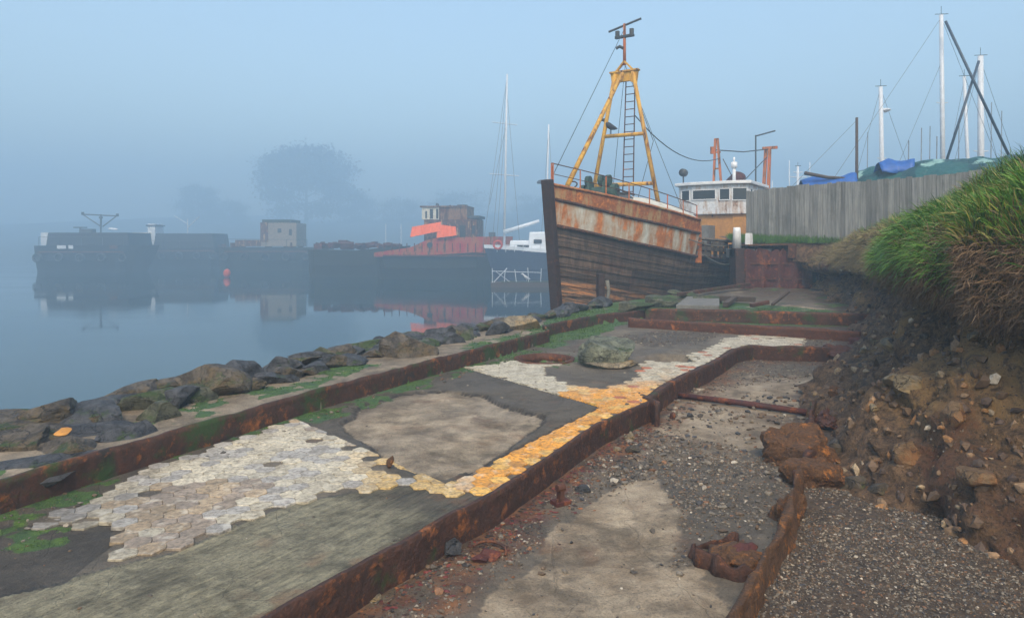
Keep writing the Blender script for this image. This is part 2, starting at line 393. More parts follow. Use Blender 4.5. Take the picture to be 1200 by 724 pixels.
    rust = np.maximum(rust, ss(n1*.8+n2*.4, .28, .5)*.35)
    dB, sB = dline(X, Y, BANKF)
    mud = np.maximum(ss(.35-dB+.3*n1, 0, .3), (sB > 0)*1.0)
    mud = np.maximum(mud, inpoly(*wob(X, Y, .15, 2), GRAV3)*1.0)
    mud = np.maximum(mud, far*ss(X-.32*Y+n1*1.5, -.3, .6)*.9)
    mud = np.maximum(mud, np.where(inpoly(X, Y, [BEAM1[0], BEAM1[1], (7, 11), BEAM2[1], BEAM2[0]]), .7, 0))
    return z, moss, dark, pale, rust, mud, sl*1.0, led*1.0
zg, moss, dark, pale, rust, mud, slab, led = ground(Xg, Yg, True)
V = np.stack([Xg, Yg, zg], -1).reshape(-1, 3)
ii = np.arange(nr*nc).reshape(nr, nc)
F = np.stack([ii[:-1, :-1], ii[:-1, 1:], ii[1:, 1:], ii[1:, :-1]], -1).reshape(-1, 4)
r1 = np.stack([moss, dark, pale], -1).reshape(-1, 3).clip(0, 1.6); r2 = np.stack([rust, mud, slab], -1).reshape(-1, 3).clip(0, 1)
k = NT('ground')
c = k.co(); a1 = k.attr('m1'); a2 = k.attr('m2'); A = k.sep(a1); B = k.sep(a2)
big = k.noise(1.3, 6, .65); fine = k.noise(14, 8, .72); grit = k.noise(70, 5, .7); sp = k.vor(60)
col = k.mix(k.ramp(big, (.3, 0), (.7, 1)), (.075, .060, .042), (.25, .205, .145))
col = k.mix(A[2], col, k.mix(k.ramp(k.noise(3.2, 8, .7), (.35, 0), (.65, 1)), (.20, .14, .08), (.54, .43, .29)))
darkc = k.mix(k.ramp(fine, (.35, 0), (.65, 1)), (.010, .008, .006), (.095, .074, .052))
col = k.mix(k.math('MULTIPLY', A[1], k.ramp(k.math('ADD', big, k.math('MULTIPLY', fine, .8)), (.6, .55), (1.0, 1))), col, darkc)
stri = k.noise(1, 7, .7, vec=k.mapp(k.mapp(c, rot=(0, 0, math.radians(-58))), (3.0, 30, 1)), dist=.5)
slc = k.mix(k.ramp(k.math('ADD', k.math('MULTIPLY', stri, .5), k.math('MULTIPLY', fine, .5)), (.36, 0), (.6, 1)), (.10, .088, .05), (.37, .33, .21))
slc = k.mix(k.math('MULTIPLY', A[1], .85), slc, k.mix(k.ramp(stri, (.4, 0), (.6, 1)), (.016, .012, .009), (.075, .055, .038)))
col = k.mix(B[2], col, slc)
col = k.mix(k.ramp(grit, (.5, 0), (.68, .55)), col, (.035, .03, .024))
col = k.mix(k.ramp(k.noise(2.6, 9, .75, dist=.4), (.46, .0), (.62, .55)), col, (.018, .014, .009))
cr = k.vor(2.2, feature='DISTANCE_TO_EDGE', vec=k.mapp(k.mix(.12, c, k.noise(3, 4, .6, out=1)), (1, 1, 1)))
crk = k.ramp(cr, (.0, .5), (.006, 0))
col = k.mix(k.math('MULTIPLY', crk, k.ramp(big, (.52, 0), (.66, .8))), col, (.04, .033, .026))
rc = k.mix(k.ramp(k.noise(4, 6, .7), (.4, 0), (.6, 1)), (.09, .035, .018), (.24, .10, .035))
rc = k.mix(k.ramp(k.noise(2.1, 3, .6), (.58, 0), (.64, .8)), rc, (.16, .03, .025))
col = k.mix(k.math('MULTIPLY', B[0], k.ramp(fine, (.3, .3), (.6, .95))), col, rc)
mc = k.mix(k.ramp(fine, (.35, 0), (.7, 1)), (.022, .015, .010), (.13, .085, .05))
col = k.mix(B[1], col, mc)
g = k.mix(k.ramp(k.noise(9, 6, .7), (.35, 0), (.65, 1)), (.010, .028, .004), (.085, .155, .012))
g = k.mix(k.ramp(k.noise(1.1, 3, .6), (.4, 0), (.65, .7)), g, (.05, .11, .05))
mm = k.ramp(k.math('MULTIPLY', A[0], k.ramp(fine, (.25, .5), (.6, 1.1))), (.35, 0), (.6, 1))
col = k.mix(mm, col, g)
hh = k.math('ADD', k.math('MULTIPLY', fine, 1.0), k.math('MULTIPLY', grit, .35))
hh = k.math('ADD', hh, k.math('MULTIPLY', k.math('MULTIPLY', stri, B[2]), 1.3))
hh = k.math('SUBTRACT', hh, k.math('MULTIPLY', crk, .5))
rg = k.ramp(big, (.3, .5), (.65, .85))
M['ground'] = k.fin(col, rg, k.bump(hh, .95, .028))
tag(npmesh('ground', V, F, 'ground', {'m1': r1, 'm2': r2}), kind='structure')
# ================================================================ kerbs and plates
def resample(pts, step):
    out = []
    for a, b in zip(pts[:-1], pts[1:]):
        a, b = Vector(a), Vector(b); n = max(1, int((b-a).length/step))
        out += [a.lerp(b, i/n) for i in range(n)]
    return out+[Vector(pts[-1])]
def strip(name, pts, z0, z1, th, m, seed=0, rag=.02, dent=.012, lean=0.0, step=.04, off=0.0, parent=None, smooth=True):
    "upright plate following a plan polyline; th is laid to the right of travel"
    P = resample(pts, step); rings = []; nz = 6
    for i, p in enumerate(P):
        d = (P[min(i+1, len(P)-1)]-P[max(i-1, 0)]).normalized(); n = Vector((d.y, -d.x)); ring = []
        zz1 = z1(i/(len(P)-1)) if callable(z1) else z1
        top = zz1+rag*float(fbm(p.x*1.0, p.y, seed, 3.5, 4))
        for q in range(nz+1):
            t = q/nz; z = z0+(top-z0)*t; e = dent*float(fbm(p.x, p.y, z*1.5+seed, 6, 4))
            ring.append((p.x+n.x*(off+th+e+lean*t), p.y+n.y*(off+th+e+lean*t), z))
        for q in range(nz, -1, -1):
            t = q/nz; z = z0+(top-z0)*t; e = dent*.5*float(fbm(p.x, p.y, z*1.5+seed+9, 6, 4))
            ring.append((p.x+n.x*(off+e+lean*t), p.y+n.y*(off+e+lean*t), z))
        rings.append(ring)
    return MB().loft(rings).build(name, m, parent, smooth=smooth)
tag(strip('rusty_kerb', KERB[:6], -.26, .008, .035, 'rust_kerb', 1, off=-.005), 'long rust red iron edging plate running beside the orange paving', 'kerb')
tag(strip('rusty_kerb', [(1.36, 7.0)]+KERB[7:], -.26, .02, .075, 'rust_kerb', 2, off=-.005), 'curved rusty edging plate around the upper gravelled pit, beyond the orange paving', 'kerb')
tag(strip('rusty_kerb', [(1.38, 7.06), (1.47, 6.78), (1.44, 6.7)], -.26, .02, .04, 'rust_kerb', 6), 'short stub of rusty plate closing the end of the long orange-side kerb', 'kerb')
tag(strip('mossy_kerb', LEDGE[:5], -.06, .20, .03, 'rust_moss', 3, off=-.005, rag=.03), 'long mossy rust-stained kerb holding up the ledge beside the water rocks', 'kerb')
tag(strip('mossy_kerb', [(.58, 11.03), (.52, 11.65), (1.68, 13.46), (2.8, 14.35)], -.06, .20, .03, 'rust_moss', 4, off=-.005), 'far stepped mossy kerb between green slime and the concrete floor', 'kerb')
tag(strip('iron_beam', BEAM1, -.06, .17, .10, 'rust', 5, rag=.025), 'red brown iron beam lying across the floor beyond the white tiles', 'beam')
tag(strip('iron_beam', BEAM2, -.06, .25, .12, 'rust_moss', 7, rag=.03, dent=.02), 'dark mossy beam edging the green slime, farther of the two cross beams', 'beam')
PLATE = [(.35, 1.7), (.93, 2.92), (1.33, 3.56), (1.62, 4.0), (1.84, 4.4), (2.0, 4.72)]
tag(strip('torn_plate', PLATE, -.28, lambda t: -.04+.10*max(0, t-.6)/.4, .025, 'rust_crust', 9, rag=.05, dent=.05, lean=-.03), 'torn curling rusty plate standing on edge between concrete and grey gravel', 'plate')
tag(strip('torn_plate', [(2.05, 5.0), (2.45, 5.6), (2.75, 6.4), (3.15, 7.2), (3.7, 8.1), (4.3, 9.2), (4.85, 10.3)], -.28, -.08, .05, 'rust_kerb', 10, rag=.10, dent=.06), 'low broken rusty rim at the foot of the mud slope', 'plate')
a, b = G(792, 463, -.17), G(945, 484, -.17)
tag(MB().tube([(a[0], a[1], -.165), ((a[0]+b[0])/2, (a[1]+b[1])/2, -.155), (b[0], b[1], -.16)], .032, 10).build('iron_rail', 'rust_red', smooth=True), 'thin rusty rail lying across the gravelled lower floor', 'rail')
# ring around the round hole
cx, cy_ = G(638, 421)
rb = MB(); rings = []
for i in range(49):
    t = 2*math.pi*i/48; ra = .37+.012*math.sin(5*t)
    rings.append([(cx+math.cos(t)*q, cy_+math.sin(t)*q, z) for q, z in ((ra, -.12), (ra, .018), (ra+.045, .022), (ra+.05, -.12))])
rb.loft(rings, True, False)
tag(rb.build('iron_ring', 'rust', smooth=True), 'rusty iron ring around the round hole in the floor', 'ring')
# ================================================================ hexagonal paving
def parea(p): return abs(sum(a[0]*b_[1]-b_[0]*a[1] for a, b_ in zip(p, p[1:]+p[:1])))/2
def hclip(poly, cx, cy, seg, gap=.001):
    (x1, y1), (x2, y2) = seg; dx, dy = x2-x1, y2-y1; L = math.hypot(dx, dy)
    f = lambda p: ((p[0]+cx-x1)*dy-(p[1]+cy-y1)*dx)/L-gap
    r = []
    for a, b_ in zip(poly, poly[1:]+poly[:1]):
        fa, fb = f(a), f(b_)
        if fa >= 0: r.append(a)
        if (fa >= 0) != (fb >= 0): t = fa/(fa-fb); r.append((a[0]+(b_[0]-a[0])*t, a[1]+(b_[1]-a[1])*t))
    return r
SEAM1, SEAM2, SEAM3 = pp([(524, 569), (705, 477)]), pp([(705, 477), (548, 432)]), pp([(345, 491), (516, 565)])
KR = KERB[::-1]; ksegs = [[a_, b_] for a_, b_ in zip(KR[:-1], KR[1:])]
def hexpatch(name, polys, holes, tone, label, ang, seed, size=.076, keep=.992, clips=[]):
    rnd = random.Random(seed); b = MB(); tint = []
    allp = [q for p in polys for q in p]; x0, x1 = min(p[0] for p in allp)-.3, max(p[0] for p in allp)+.3; y0, y1 = min(p[1] for p in allp)-.3, max(p[1] for p in allp)+.3
    mx, my = (x0+x1)/2, (y0+y1)/2; R = max(x1-x0, y1-y0)*.8; dx = size*math.sqrt(3); dy = size*1.5; ca, sa = math.cos(ang), math.sin(ang)
    n = int(R/dy)+1; C = []
    for j in range(-n, n+1):
        for i in range(-n, n+1):
            u = (i+.5*(j % 2))*dx; v = j*dy; C.append((mx+u*ca-v*sa, my+u*sa+v*ca))
    C = np.array(C); X, Y = C[:, 0], C[:, 1]
    xw, yw = wob(X, Y, .02, 2.5)
    ok = np.zeros(len(C), bool)
    for p in polys: ok |= inpoly(xw, yw, p)
    for sg in clips: ok |= dline(X, Y, sg)[0] < .07
    for p in holes: ok &= ~inpoly(xw, yw, p)
    dk_, sk_ = dline(X, Y, KERB); ok &= (sk_ < 0) | (dk_ < .07); dl_, sl_ = dline(X, Y, LEDGE); ok &= (sl_ > 0) & (dl_ > .1)
    wear = fbm(X, Y, 4, 1.6, 4); gz = ground(X, Y)
    for (x, y), o, we, z0 in zip(C, ok, wear, gz):
        if not o or rnd.random() > keep: continue
        col = np.array(tone(x, y, we, rnd))
        h = .009+rnd.uniform(-.0015, .0025)+.004*we; tx, ty = rnd.uniform(-.02, .02), rnd.uniform(-.02, .02)
        th0 = [math.pi/6+ang+q*math.pi/3 for q in range(6)]
        # each side of a tile is slightly waved, as on interlocking pavers
        out = []
        for q in range(6):
            ra = size*(.992+rnd.uniform(-.02, .02)); out.append((math.cos(th0[q])*ra, math.sin(th0[q])*ra))
            rm = size*(.985*.866+(.055 if q % 2 else -.055)); tm = th0[q]+math.pi/6; out.append((math.cos(tm)*rm, math.sin(tm)*rm))
        near_ = sorted((float(dline(np.array([x]), np.array([y]), sg)[0][0]), qn) for qn, sg in enumerate(clips+ksegs))
        full_ = parea(out)
        used = [near_[0][1]] if near_[0][0] < .11 else []
        used += [qn for d_, qn in near_ if qn >= len(clips) and d_ < .11 and qn not in used][:1]
        for qn in used: out = hclip(out, x, y, (clips+ksegs)[qn])
        if len(out) < 3 or parea(out) < .18*full_: continue
        cxm = sum(p[0] for p in out)/len(out); cym = sum(p[1] for p in out)/len(out)
        top = [(x+cxm+(px-cxm)*.965, y+cym+(py-cym)*.965, z0+h+px*tx+py*ty) for px, py in out]; top_ = [(x+px*.965, y+py*.965, z0+h+px*tx+py*ty) for px, py in out]; mid = [(x+px, y+py, z0+h-.003+px*tx+py*ty) for px, py in out]; bot = [(x+px, y+py, z0-.01) for px, py in out]
        o0 = len(b.v); b.v += bot+mid+top; m_ = len(out)
        for q in range(m_):
            e = (q+1) % m_
            b.f.append((o0+q, o0+e, o0+m_+e, o0+m_+q)); b.f.append((o0+m_+q, o0+m_+e, o0+2*m_+e, o0+2*m_+q))
        b.f.append(tuple(o0+2*m_+q for q in range(m_))); tint += [col]*(3*m_)
    o = b.build(name, 'tiles', col=np.array(tint)); tag(o, label, 'paving'); return o
k = NT('tiles'); t = k.attr('tint'); fine = k.noise(35, 6, .7); md = k.noise(5, 6, .7)
col = k.mix(k.ramp(fine, (.42, 0), (.66, .75)), t, (.07, .055, .04)); col = k.mix(k.ramp(md, (.5, 0), (.7, .6)), col, (.12, .10, .075))
col = k.mix(k.ramp(k.noise(11, 3, .6), (.55, 0), (.7, .35)), col, (.75, .7, .58))
M['tiles'] = k.fin(col, k.ramp(md, (.3, .45), (.7, .8)), k.bump(fine, .5, .006))
PA = pp([(340, 489), (372, 508), (430, 540), (465, 560), (500, 562), (545, 570), (540, 580), (500, 576), (455, 570), (400, 576), (350, 587), (318, 594), (275, 614), (228, 638), (200, 646), (135, 660), (100, 669), (132, 645), (150, 622), (140, 611), (60, 618), (30, 622), (60, 606), (130, 577), (190, 540), (265, 508)])
def toneA(x, y, we, r):
    v = r.uniform(.75, 1.1); base = np.array((.60, .53, .39)) if r.random() < .6 else np.array((.45, .42, .37))
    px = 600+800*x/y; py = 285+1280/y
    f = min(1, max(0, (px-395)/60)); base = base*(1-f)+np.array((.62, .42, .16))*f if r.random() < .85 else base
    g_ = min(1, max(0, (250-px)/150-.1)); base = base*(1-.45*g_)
    if we > .15: base = base*.75*np.array((1, .85, .72))
    return base*v
hexpatch('hexagonal_paving', [PA], [], toneA, 'worn whitish hexagonal tiles spread over the near left floor', .5, 3, keep=.99, clips=[SEAM3])
PB = pp([(512, 566), (560, 578), (590, 595), (660, 560), (720, 525), (775, 480), (800, 462), (840, 436), (866, 410), (872, 404), (900, 408), (942, 407), (942, 396), (880, 392), (850, 397), (832, 409), (800, 418), (760, 421), (640, 418), (545, 431), (620, 450), (705, 477)])
HB = pp([(632, 434), (640, 429), (700, 424), (755, 425), (742, 446), (704, 456), (660, 449)]); HB2 = pp([(655, 428), (640, 412), (690, 405), (800, 400), (790, 415), (755, 426)])
def toneB(x, y, we, r):
    px = 600+800*x/y; py = 285+1280/y; v = r.uniform(.8, 1.1)
    f = min(1, max(0, (py-436)/32+.25*(r.random()-.5)+we*.5)); cream = np.array((.56, .50, .37)); org = np.array((.82, .36, .035)) if r.random() < .75 else np.array((.80, .46, .10))
    c_ = cream*(1-f)+org*f
    if px < 560 and py > 500: c_ = cream*.6+org*.4
    if px < 660 and py < 470: c_ = cream
    if r.random() < .08 and py < 500 and px > 700: c_ = np.array((.5, .14, .05))
    return c_*v
hexpatch('hexagonal_paving', [PB], [HB, HB2], toneB, 'orange and cream hexagonal tiles forming a strip beside the rusty kerb', .5, 4, clips=[SEAM1, SEAM2])
# ================================================================ rocks along the water
def rockmat(name, lo, hi, moss=.0, warm=None):
    k = NT(name); a = k.noise(3, 8, .7, dist=.6); b = k.noise(22, 8, .75)
    col = k.mix(k.ramp(a, (.35, 0), (.62, 1)), lo, hi)
    if warm: col = k.mix(k.ramp(k.noise(4.2, 6, .7), (.5, 0), (.6, .8)), col, warm)
    col = k.mix(k.ramp(b, (.5, 0), (.68, .75)), col, tuple(v*.35 for v in lo))
    gn = k.sepv(k.n('ShaderNodeNewGeometry').outputs['Normal'])[2]
    m_ = k.math('MULTIPLY', k.ramp(gn, (.35, 0), (.8, 1)), k.ramp(k.noise(3.1, 6, .7), (.66-moss*.4, 0), (.72-moss*.4, 1)))
    col = k.mix(m_, col, (.035, .06, .008))
    cv = k.vor(5.5, feature='DISTANCE_TO_EDGE', vec=k.mix(.25, k.co(), k.noise(5, 4, .6, out=1))); cvr = k.ramp(cv, (.0, .85), (.02, 0)); col = k.mix(cvr, col, (.008, .007, .006)); b = k.math('SUBTRACT', b, k.math('MULTIPLY', cvr, .5))
    st = k.noise(1, 6, .7, vec=k.mapp(k.co(), (6, 6, 34), rot=(.4, .3, 0)))
    M[name] = k.fin(col, k.ramp(b, (.3, .5), (.7, .85)), k.bump(k.math('ADD', k.math('ADD', b, a), st), 1.0, .03))
rockmat('rock_dark', (.014, .015, .018), (.10, .10, .105), .2)
rockmat('rock_brown', (.022, .018, .014), (.16, .13, .095), .25, (.13, .09, .04))
rockmat('rock_tan', (.11, .09, .06), (.34, .28, .18), .1, (.36, .24, .1))
rockmat('rock_moss', (.03, .03, .018), (.15, .15, .095), .5)
rockmat('rock_lichen', (.05, .055, .035), (.24, .25, .17), .25)
rockmat('rock_orange', (.11, .065, .035), (.30, .19, .09), .0, (.30, .13, .04))
def bbase(c): return (c[0], c[1], c[2])
def rock(name, c, size, seed, m, label, cat='rock', group=None, rz=0, rx=0, ry=0, n=4, cuts=12, rough=.10):
    b = MB().rock((0, 0, 0), size, seed, rz, rx, ry, n, cuts, rough)
    o = b.build(name, m); o.location = c; tag(o, label, cat, group); return o
rnd = random.Random(5)
GRP = 'rubble rocks piled along the water edge'
E2 = resample([(-5.0, 2.4), (-3.95, 4.7), (-3.25, 6.25), (-2.6, 7.5), (-1.75, 9.2), (-.62, 10.9), (.2, 12.0), (1.75, 15.0), (2.4, 16.4)], .05)
def along(d): return E2[min(len(E2)-1, int(d/.05))]
TL = .05*len(E2); d = .0; i = 0
SPEC = {}
while d < TL-.3:
    p = along(d); s = rnd.uniform(.17, .36)
    big = p.y
    for row in (0, 1):
        q = Vector(p)+Vector((.86, -.5))*(.30 if row else -.06)+Vector((rnd.uniform(-.08, .08), rnd.uniform(-.08, .08)))
        if row and (rnd.random() < .15 or 11.2 < p.y): continue
        sz = s*(.8 if row else 1); m = rnd.choice(['rock_dark', 'rock_dark', 'rock_brown', 'rock_brown', 'rock_moss'])
        zz = .17+ (.03 if row == 0 else .02)
        rock('rock', (q.x, q.y, zz), (sz*rnd.uniform(1.0, 1.5), sz*rnd.uniform(.75, 1.05), sz*rnd.uniform(.38, .62)), 100+i, m,
             'rough grey brown rock in the rubble edging beside the water', 'rock', GRP, rnd.uniform(.3, 1.5), rnd.uniform(-.3, .3), rnd.uniform(-.3, .3), n=4 if p.y < 9 else 3)
        i += 1
    # stones below on the water face
    q = Vector(p)-Vector((.86, -.5))*.45
    rock('rock', (q.x, q.y, -.25), (s*1.2, s, s*.8), 300+i, 'rock_dark', 'dark rock low on the water face of the rubble bank', 'rock', GRP, rnd.uniform(0, 3), n=3)
    d += s*.85; i += 1
for (px, py, z, sz, m, lb, rz) in [
    (604, 379, .26, (.52, .34, .26), 'rock_tan', 'large pale tan boulder with a flat top beside green moss at the water edge', .5),
    (468, 408, .26, (.5, .36, .27), 'rock_brown', 'biggest brown boulder at the middle of the water edge', .6),
    (515, 394, .25, (.36, .26, .22), 'rock_dark', 'blue black angular rock wedged between brown boulders', .2),
    (228, 452, .25, (.50, .34, .26), 'rock_brown', 'rounded brown boulder at the near end of the pale ledge', .4),
    (270, 442, .25, (.36, .28, .26), 'rock_dark', 'dark slate rock with a pale streak next to the rounded brown boulder', 1.0),
    (105, 487, .20, (.42, .34, .16), 'rock_dark', 'flat dark slab rock left of the pale ledge, beside the orange chip', .5),
    (30, 470+45, .16, (.75, .45, .15), 'rock_dark', 'broad dark layered rock at the left edge of the view', .5),
    (50, 540, .17, (.42, .30, .13), 'rock_dark', 'broad wet rock slab just behind the mossy kerb corner', .35),
    (150, 505, .19, (.34, .26, .12), 'rock_dark', 'flat grey slab at the near tip of the pale ledge', .6),
    (-30, 530, .17, (.40, .28, .12), 'rock_brown', 'dark brown slab in the lowest left corner of the rocks', .3),
    (190, 485, .2, (.26, .2, .15), 'rock_moss', 'small mossy rock beside the rounded brown boulder', .9),
    (80, 520, .2, (.26, .2, .14), 'rock_brown', 'brown rock between the dark slab rocks left of the ledge', 1.2),
    (160, 470, .22, (.42, .26, .2), 'rock_moss', 'rock with a mossy hollow over it near the left end', .3),
    (0, 500, .22, (.6, .4, .22), 'rock_brown', 'brown layered rock at the far left of the water edge', .5)]:
    x, y = G(px, py, z); rock('rock', (x, y, z-.04), sz, abs(int(px*7+3)), m, lb, 'rock', None, rz, n=4)
x, y = G(74, 509, .25); tag(MB().rock((0, 0, 0), (.07, .05, .02), 33, .4, .3, n=2).build('brick_chip', 'orange_paint', loc=None), 'small orange brick chip lying on the dark slab rocks', 'brick').location = (x, y, .27)
# mossy lump of stone on the floor
x, y = G(716, 426); rock('boulder', (x, y, .10), (.42, .34, .34), 77, 'rock_lichen', 'squat grey green lichen covered boulder standing alone on the concrete floor', 'boulder', None, .2, n=5, cuts=2, rough=.22)
b = MB(); r_ = random.Random(2)
rock('concrete_lump', (x+.05, y-.12, .03), (.50, .32, .07), 78, 'rock_tan', 'flat tan lump under the lone mossy boulder', 'rock', None, .1)
# ================================================================ earth bank
Fp = resample(BANKF, .09)
PROF = [(-.12, -.24), (.02, -.14), (.22, .05), (.42, .22), (.62, .45), (.80, .68), (1.0, .90), (1.10, 1.04), (.98, 1.10), (.80, 1.16), (.70, 1.26), (.68, 1.42), (.76, 1.60), (.95, 1.78), (1.25, 1.93), (1.7, 2.03), (2.4, 2.10), (3.4, 2.16), (5, 2.22), (8, 2.25), (14, 2.3)]
Vb = []; sarr = []; nP = []
prof = []
for (a0, b0), (a1, b1) in zip(PROF[:-1], PROF[1:]):
    n = max(1, int(math.hypot(a1-a0, b1-b0)/.05)); n = min(n, 14)
    prof += [(a0+(a1-a0)*t/n, b0+(b1-b0)*t/n) for t in range(n)]
prof.append(PROF[-1]); prof = np.array(prof); npf = len(prof); nf = len(Fp)
Fa = np.array([(p.x, p.y) for p in Fp]); T = np.gradient(Fa, axis=0); T /= np.linalg.norm(T, axis=1)[:, None]
for _ in range(60): T[1:-1] = (T[:-2]+T[1:-1]*2+T[2:])/4
T /= np.linalg.norm(T, axis=1)[:, None]; NR = np.stack([T[:, 1], -T[:, 0]], 1)
NR = NR*.75+np.array([.25, 0]); 
D = prof[:, 0][None, :]+0*Fa[:, :1]; Z = prof[:, 1][None, :]+0*Fa[:, :1]
yy = Fa[:, 1][:, None]
lipd = fbm(Fa[:, 0], Fa[:, 1], 0, .9, 3)[:, None]
wl = ss(Z, .9, 1.2)*(1-ss(D, 1.2, 2.0))
farm = ss(yy, 11.5, 13.5)
Z = Z+.26*ss(D, 1.0, 2.0)*(1-ss(yy, 7.5, 11)); D = D+wl*(.28*lipd-.25*farm); Z = Z-wl*farm*.25*(1-ss(Z, 1.5, 1.9))
# further away the bank slumps lower beyond the hump
drop = ss(yy, 15.5, 18.5)
Z = np.where(Z > .2, .2+(Z-.2)*(1-.18*drop), Z)
BX = Fa[:, 0][:, None]+NR[:, 0][:, None]*D; BY = Fa[:, 1][:, None]+NR[:, 1][:, None]*D
face = 1-ss(D, 1.2, 2.2)
amp = .05+.17*face
dis = fbm(BX, BY, Z, 1.6, 6)*amp*1.5
ridge = (1-np.abs(fbm(BX, BY, Z*1.6, 4.5, 4))*2.2)*.075*face*(1-ss(Z, .95, 1.1))
BX2 = BX-NR[:, 0][:, None]*(dis+ridge)*face; BY2 = BY-NR[:, 1][:, None]*(dis+ridge)*face; BZ = Z+dis*.6+ridge*.4
Vb = np.stack([BX2, BY2, BZ], -1).reshape(-1, 3)
ii = np.arange(nf*npf).reshape(nf, npf); Fb = np.stack([ii[:-1, :-1], ii[:-1, 1:], ii[1:, 1:], ii[1:, :-1]], -1).reshape(-1, 4)
turf = ss(Z+.25*fbm(BX, BY, Z, 3, 3), 1.12, 1.4)*np.where(D > .2, 1, 0)
och = ss(fbm(BX, BY, Z, 1.1, 4)+.10, .02, .22)*ss(Z, .1, .4)*(1-turf)
rs_ = ss(fbm(BX+7, BY, Z, 1.7, 4), .2, .35)
k = NT('earth'); A = k.sep(k.attr('m1')); fine = k.noise(9, 8, .75, dist=.5); gr = k.noise(45, 6, .75); cl = k.vor(9, feature='F1')
col = k.mix(k.ramp(fine, (.35, 0), (.68, 1)), (.035, .020, .011), (.38, .22, .105))
col = k.mix(k.math('MULTIPLY', A[1], k.ramp(fine, (.38, .1), (.6, .95))), col, k.mix(k.ramp(gr, (.4, 0), (.6, 1)), (.34, .19, .06), (.55, .34, .13)))
col = k.mix(k.math('MULTIPLY', A[2], k.ramp(fine, (.4, 0), (.6, .7))), col, (.16, .045, .02))
col = k.mix(k.ramp(gr, (.5, 0), (.66, .8)), col, (.012, .009, .007))
col = k.mix(k.ramp(k.vor(55, out='Distance'), (.1, .65), (.2, 0)), col, (.26, .22, .17))
col = k.mix(A[0], col, k.mix(k.ramp(fine, (.4, 0), (.6, 1)), (.03, .035, .01), (.07, .08, .02)))
M['earth'] = k.fin(col, .8, k.bump(k.math('ADD', k.math('ADD', fine, fine), gr), 1.0, .06))
bank = npmesh('terrain', Vb, Fb, 'earth', {'m1': np.stack([turf, och, rs_], -1).reshape(-1, 3)}); tag(bank, kind='structure')
Bgrid = Vb.reshape(nf, npf, 3)
Bn = np.cross(np.gradient(Bgrid, axis=0), np.gradient(Bgrid, axis=1)); Bn /= (np.linalg.norm(Bn, axis=2)[..., None]+1e-9)
if Bn[nf//2, -3, 2] < 0: Bn = -Bn
area = np.linalg.norm(np.cross(np.gradient(Bgrid, axis=0), np.gradient(Bgrid, axis=1)), axis=2)
# ================================================================ grass, dead roots
def blades(name, base, dirs, L, W, tint, bend, m='grass', kind='stuff', curl=None):
    n = len(base); dirs = dirs/np.linalg.norm(dirs, axis=1)[:, None]
    side = np.cross(dirs, RNG.normal(size=(n, 3))); side /= np.linalg.norm(side, axis=1)[:, None]
    W = W[:, None]; L = L[:, None]; P = []
    segs = 4; p = base.copy(); dd = dirs.copy()
    P.append(p-side*W*.5); P.append(p+side*W*.5)
    for s in range(1, segs+1):
        dd = dd+bend*(s/segs); dd /= np.linalg.norm(dd, axis=1)[:, None]
        if curl is not None: dd = dd+RNG.normal(size=(n, 3))*curl; dd /= np.linalg.norm(dd, axis=1)[:, None]
        p = p+dd*L/segs; ww = W*(1-s/segs)**.7*.5
        if s < segs: P.append(p-side*ww); P.append(p+side*ww)
        else: P.append(p)
    V = np.stack(P, 1); m_ = V.shape[1]; F = []
    for s in range(segs-1): F += [(2*s, 2*s+1, 2*s+3), (2*s, 2*s+3, 2*s+2)]
    F.append((2*segs-2, 2*segs-1, 2*segs)); F = np.array(F)
    FF = (F[None]+np.arange(n)[:, None, None]*m_).reshape(-1, 3)
    tt_ = np.repeat(tint, m_, axis=0); o = npmesh(name, V.reshape(-1, 3), FF, m, {'tint': tt_}, smooth=False); tag(o, kind=kind); return o
k = NT('grass'); t = k.attr('tint'); k.put(k.b.inputs['Subsurface Weight'], 0.0)
M['grass'] = k.fin(t, .55)
def sample(weight, n):
    w_ = (weight*area).ravel(); w_ = w_/w_.sum(); idx = RNG.choice(len(w_), n, p=w_)
    i, j = np.unravel_index(idx, area.shape); fu, fv = RNG.random(n)[:, None], RNG.random(n)[:, None]
    i1 = np.minimum(i+1, nf-1); j1 = np.minimum(j+1, npf-1)
    p = Bgrid[i, j]*(1-fu)*(1-fv)+Bgrid[i1, j]*fu*(1-fv)+Bgrid[i, j1]*(1-fu)*fv+Bgrid[i1, j1]*fu*fv
    return p, Bn[i, j], i, j
vis = 1/(1+(Bgrid[..., 1]/5)**2)*(Bgrid[..., 1] > 1.5)
clump = ss(fbm(Bgrid[..., 0], Bgrid[..., 1], Bgrid[..., 2], 2.2, 3), -.5, .3)+.15
near_edge = (D < 3.6)
nearp = 1-ss(Bgrid[..., 1], 7.0, 9.0)
rz = Z-nearp*(.22+.5*fbm(Bgrid[..., 0], Bgrid[..., 1], 0, 1.2, 3))
wt = ss(rz, 1.36, 1.5)*vis*clump*near_edge
n = 90000; p, nn, i, j = sample(wt, n)
out2 = np.stack([-NR[i, 0], -NR[i, 1], 0*NR[i, 0]], 1)
cn = fbm(p[:, 0], p[:, 1], p[:, 2], 1.8, 3); hang = ((1-ss(D[i, j], .8, 1.5)))[:, None]
dirs = np.array([0, 0, 1.0])+nn*.3+out2*.30*hang+RNG.normal(size=(n, 3))*.42+np.stack([cn, -cn, 0*cn], 1)*.6
L = RNG.uniform(.07, .22, n)*(1+.9*ss(D[i, j], 1.2, 2.2)*ss(cn, -.3, .3)); W = RNG.uniform(.005, .012, n)*(1+.05*p[:, 1])
g0 = np.array([.035, .12, .010]); g1 = np.array([.11, .23, .015]); yel = np.array([.26, .24, .05]); brn = np.array([.20, .13, .06])
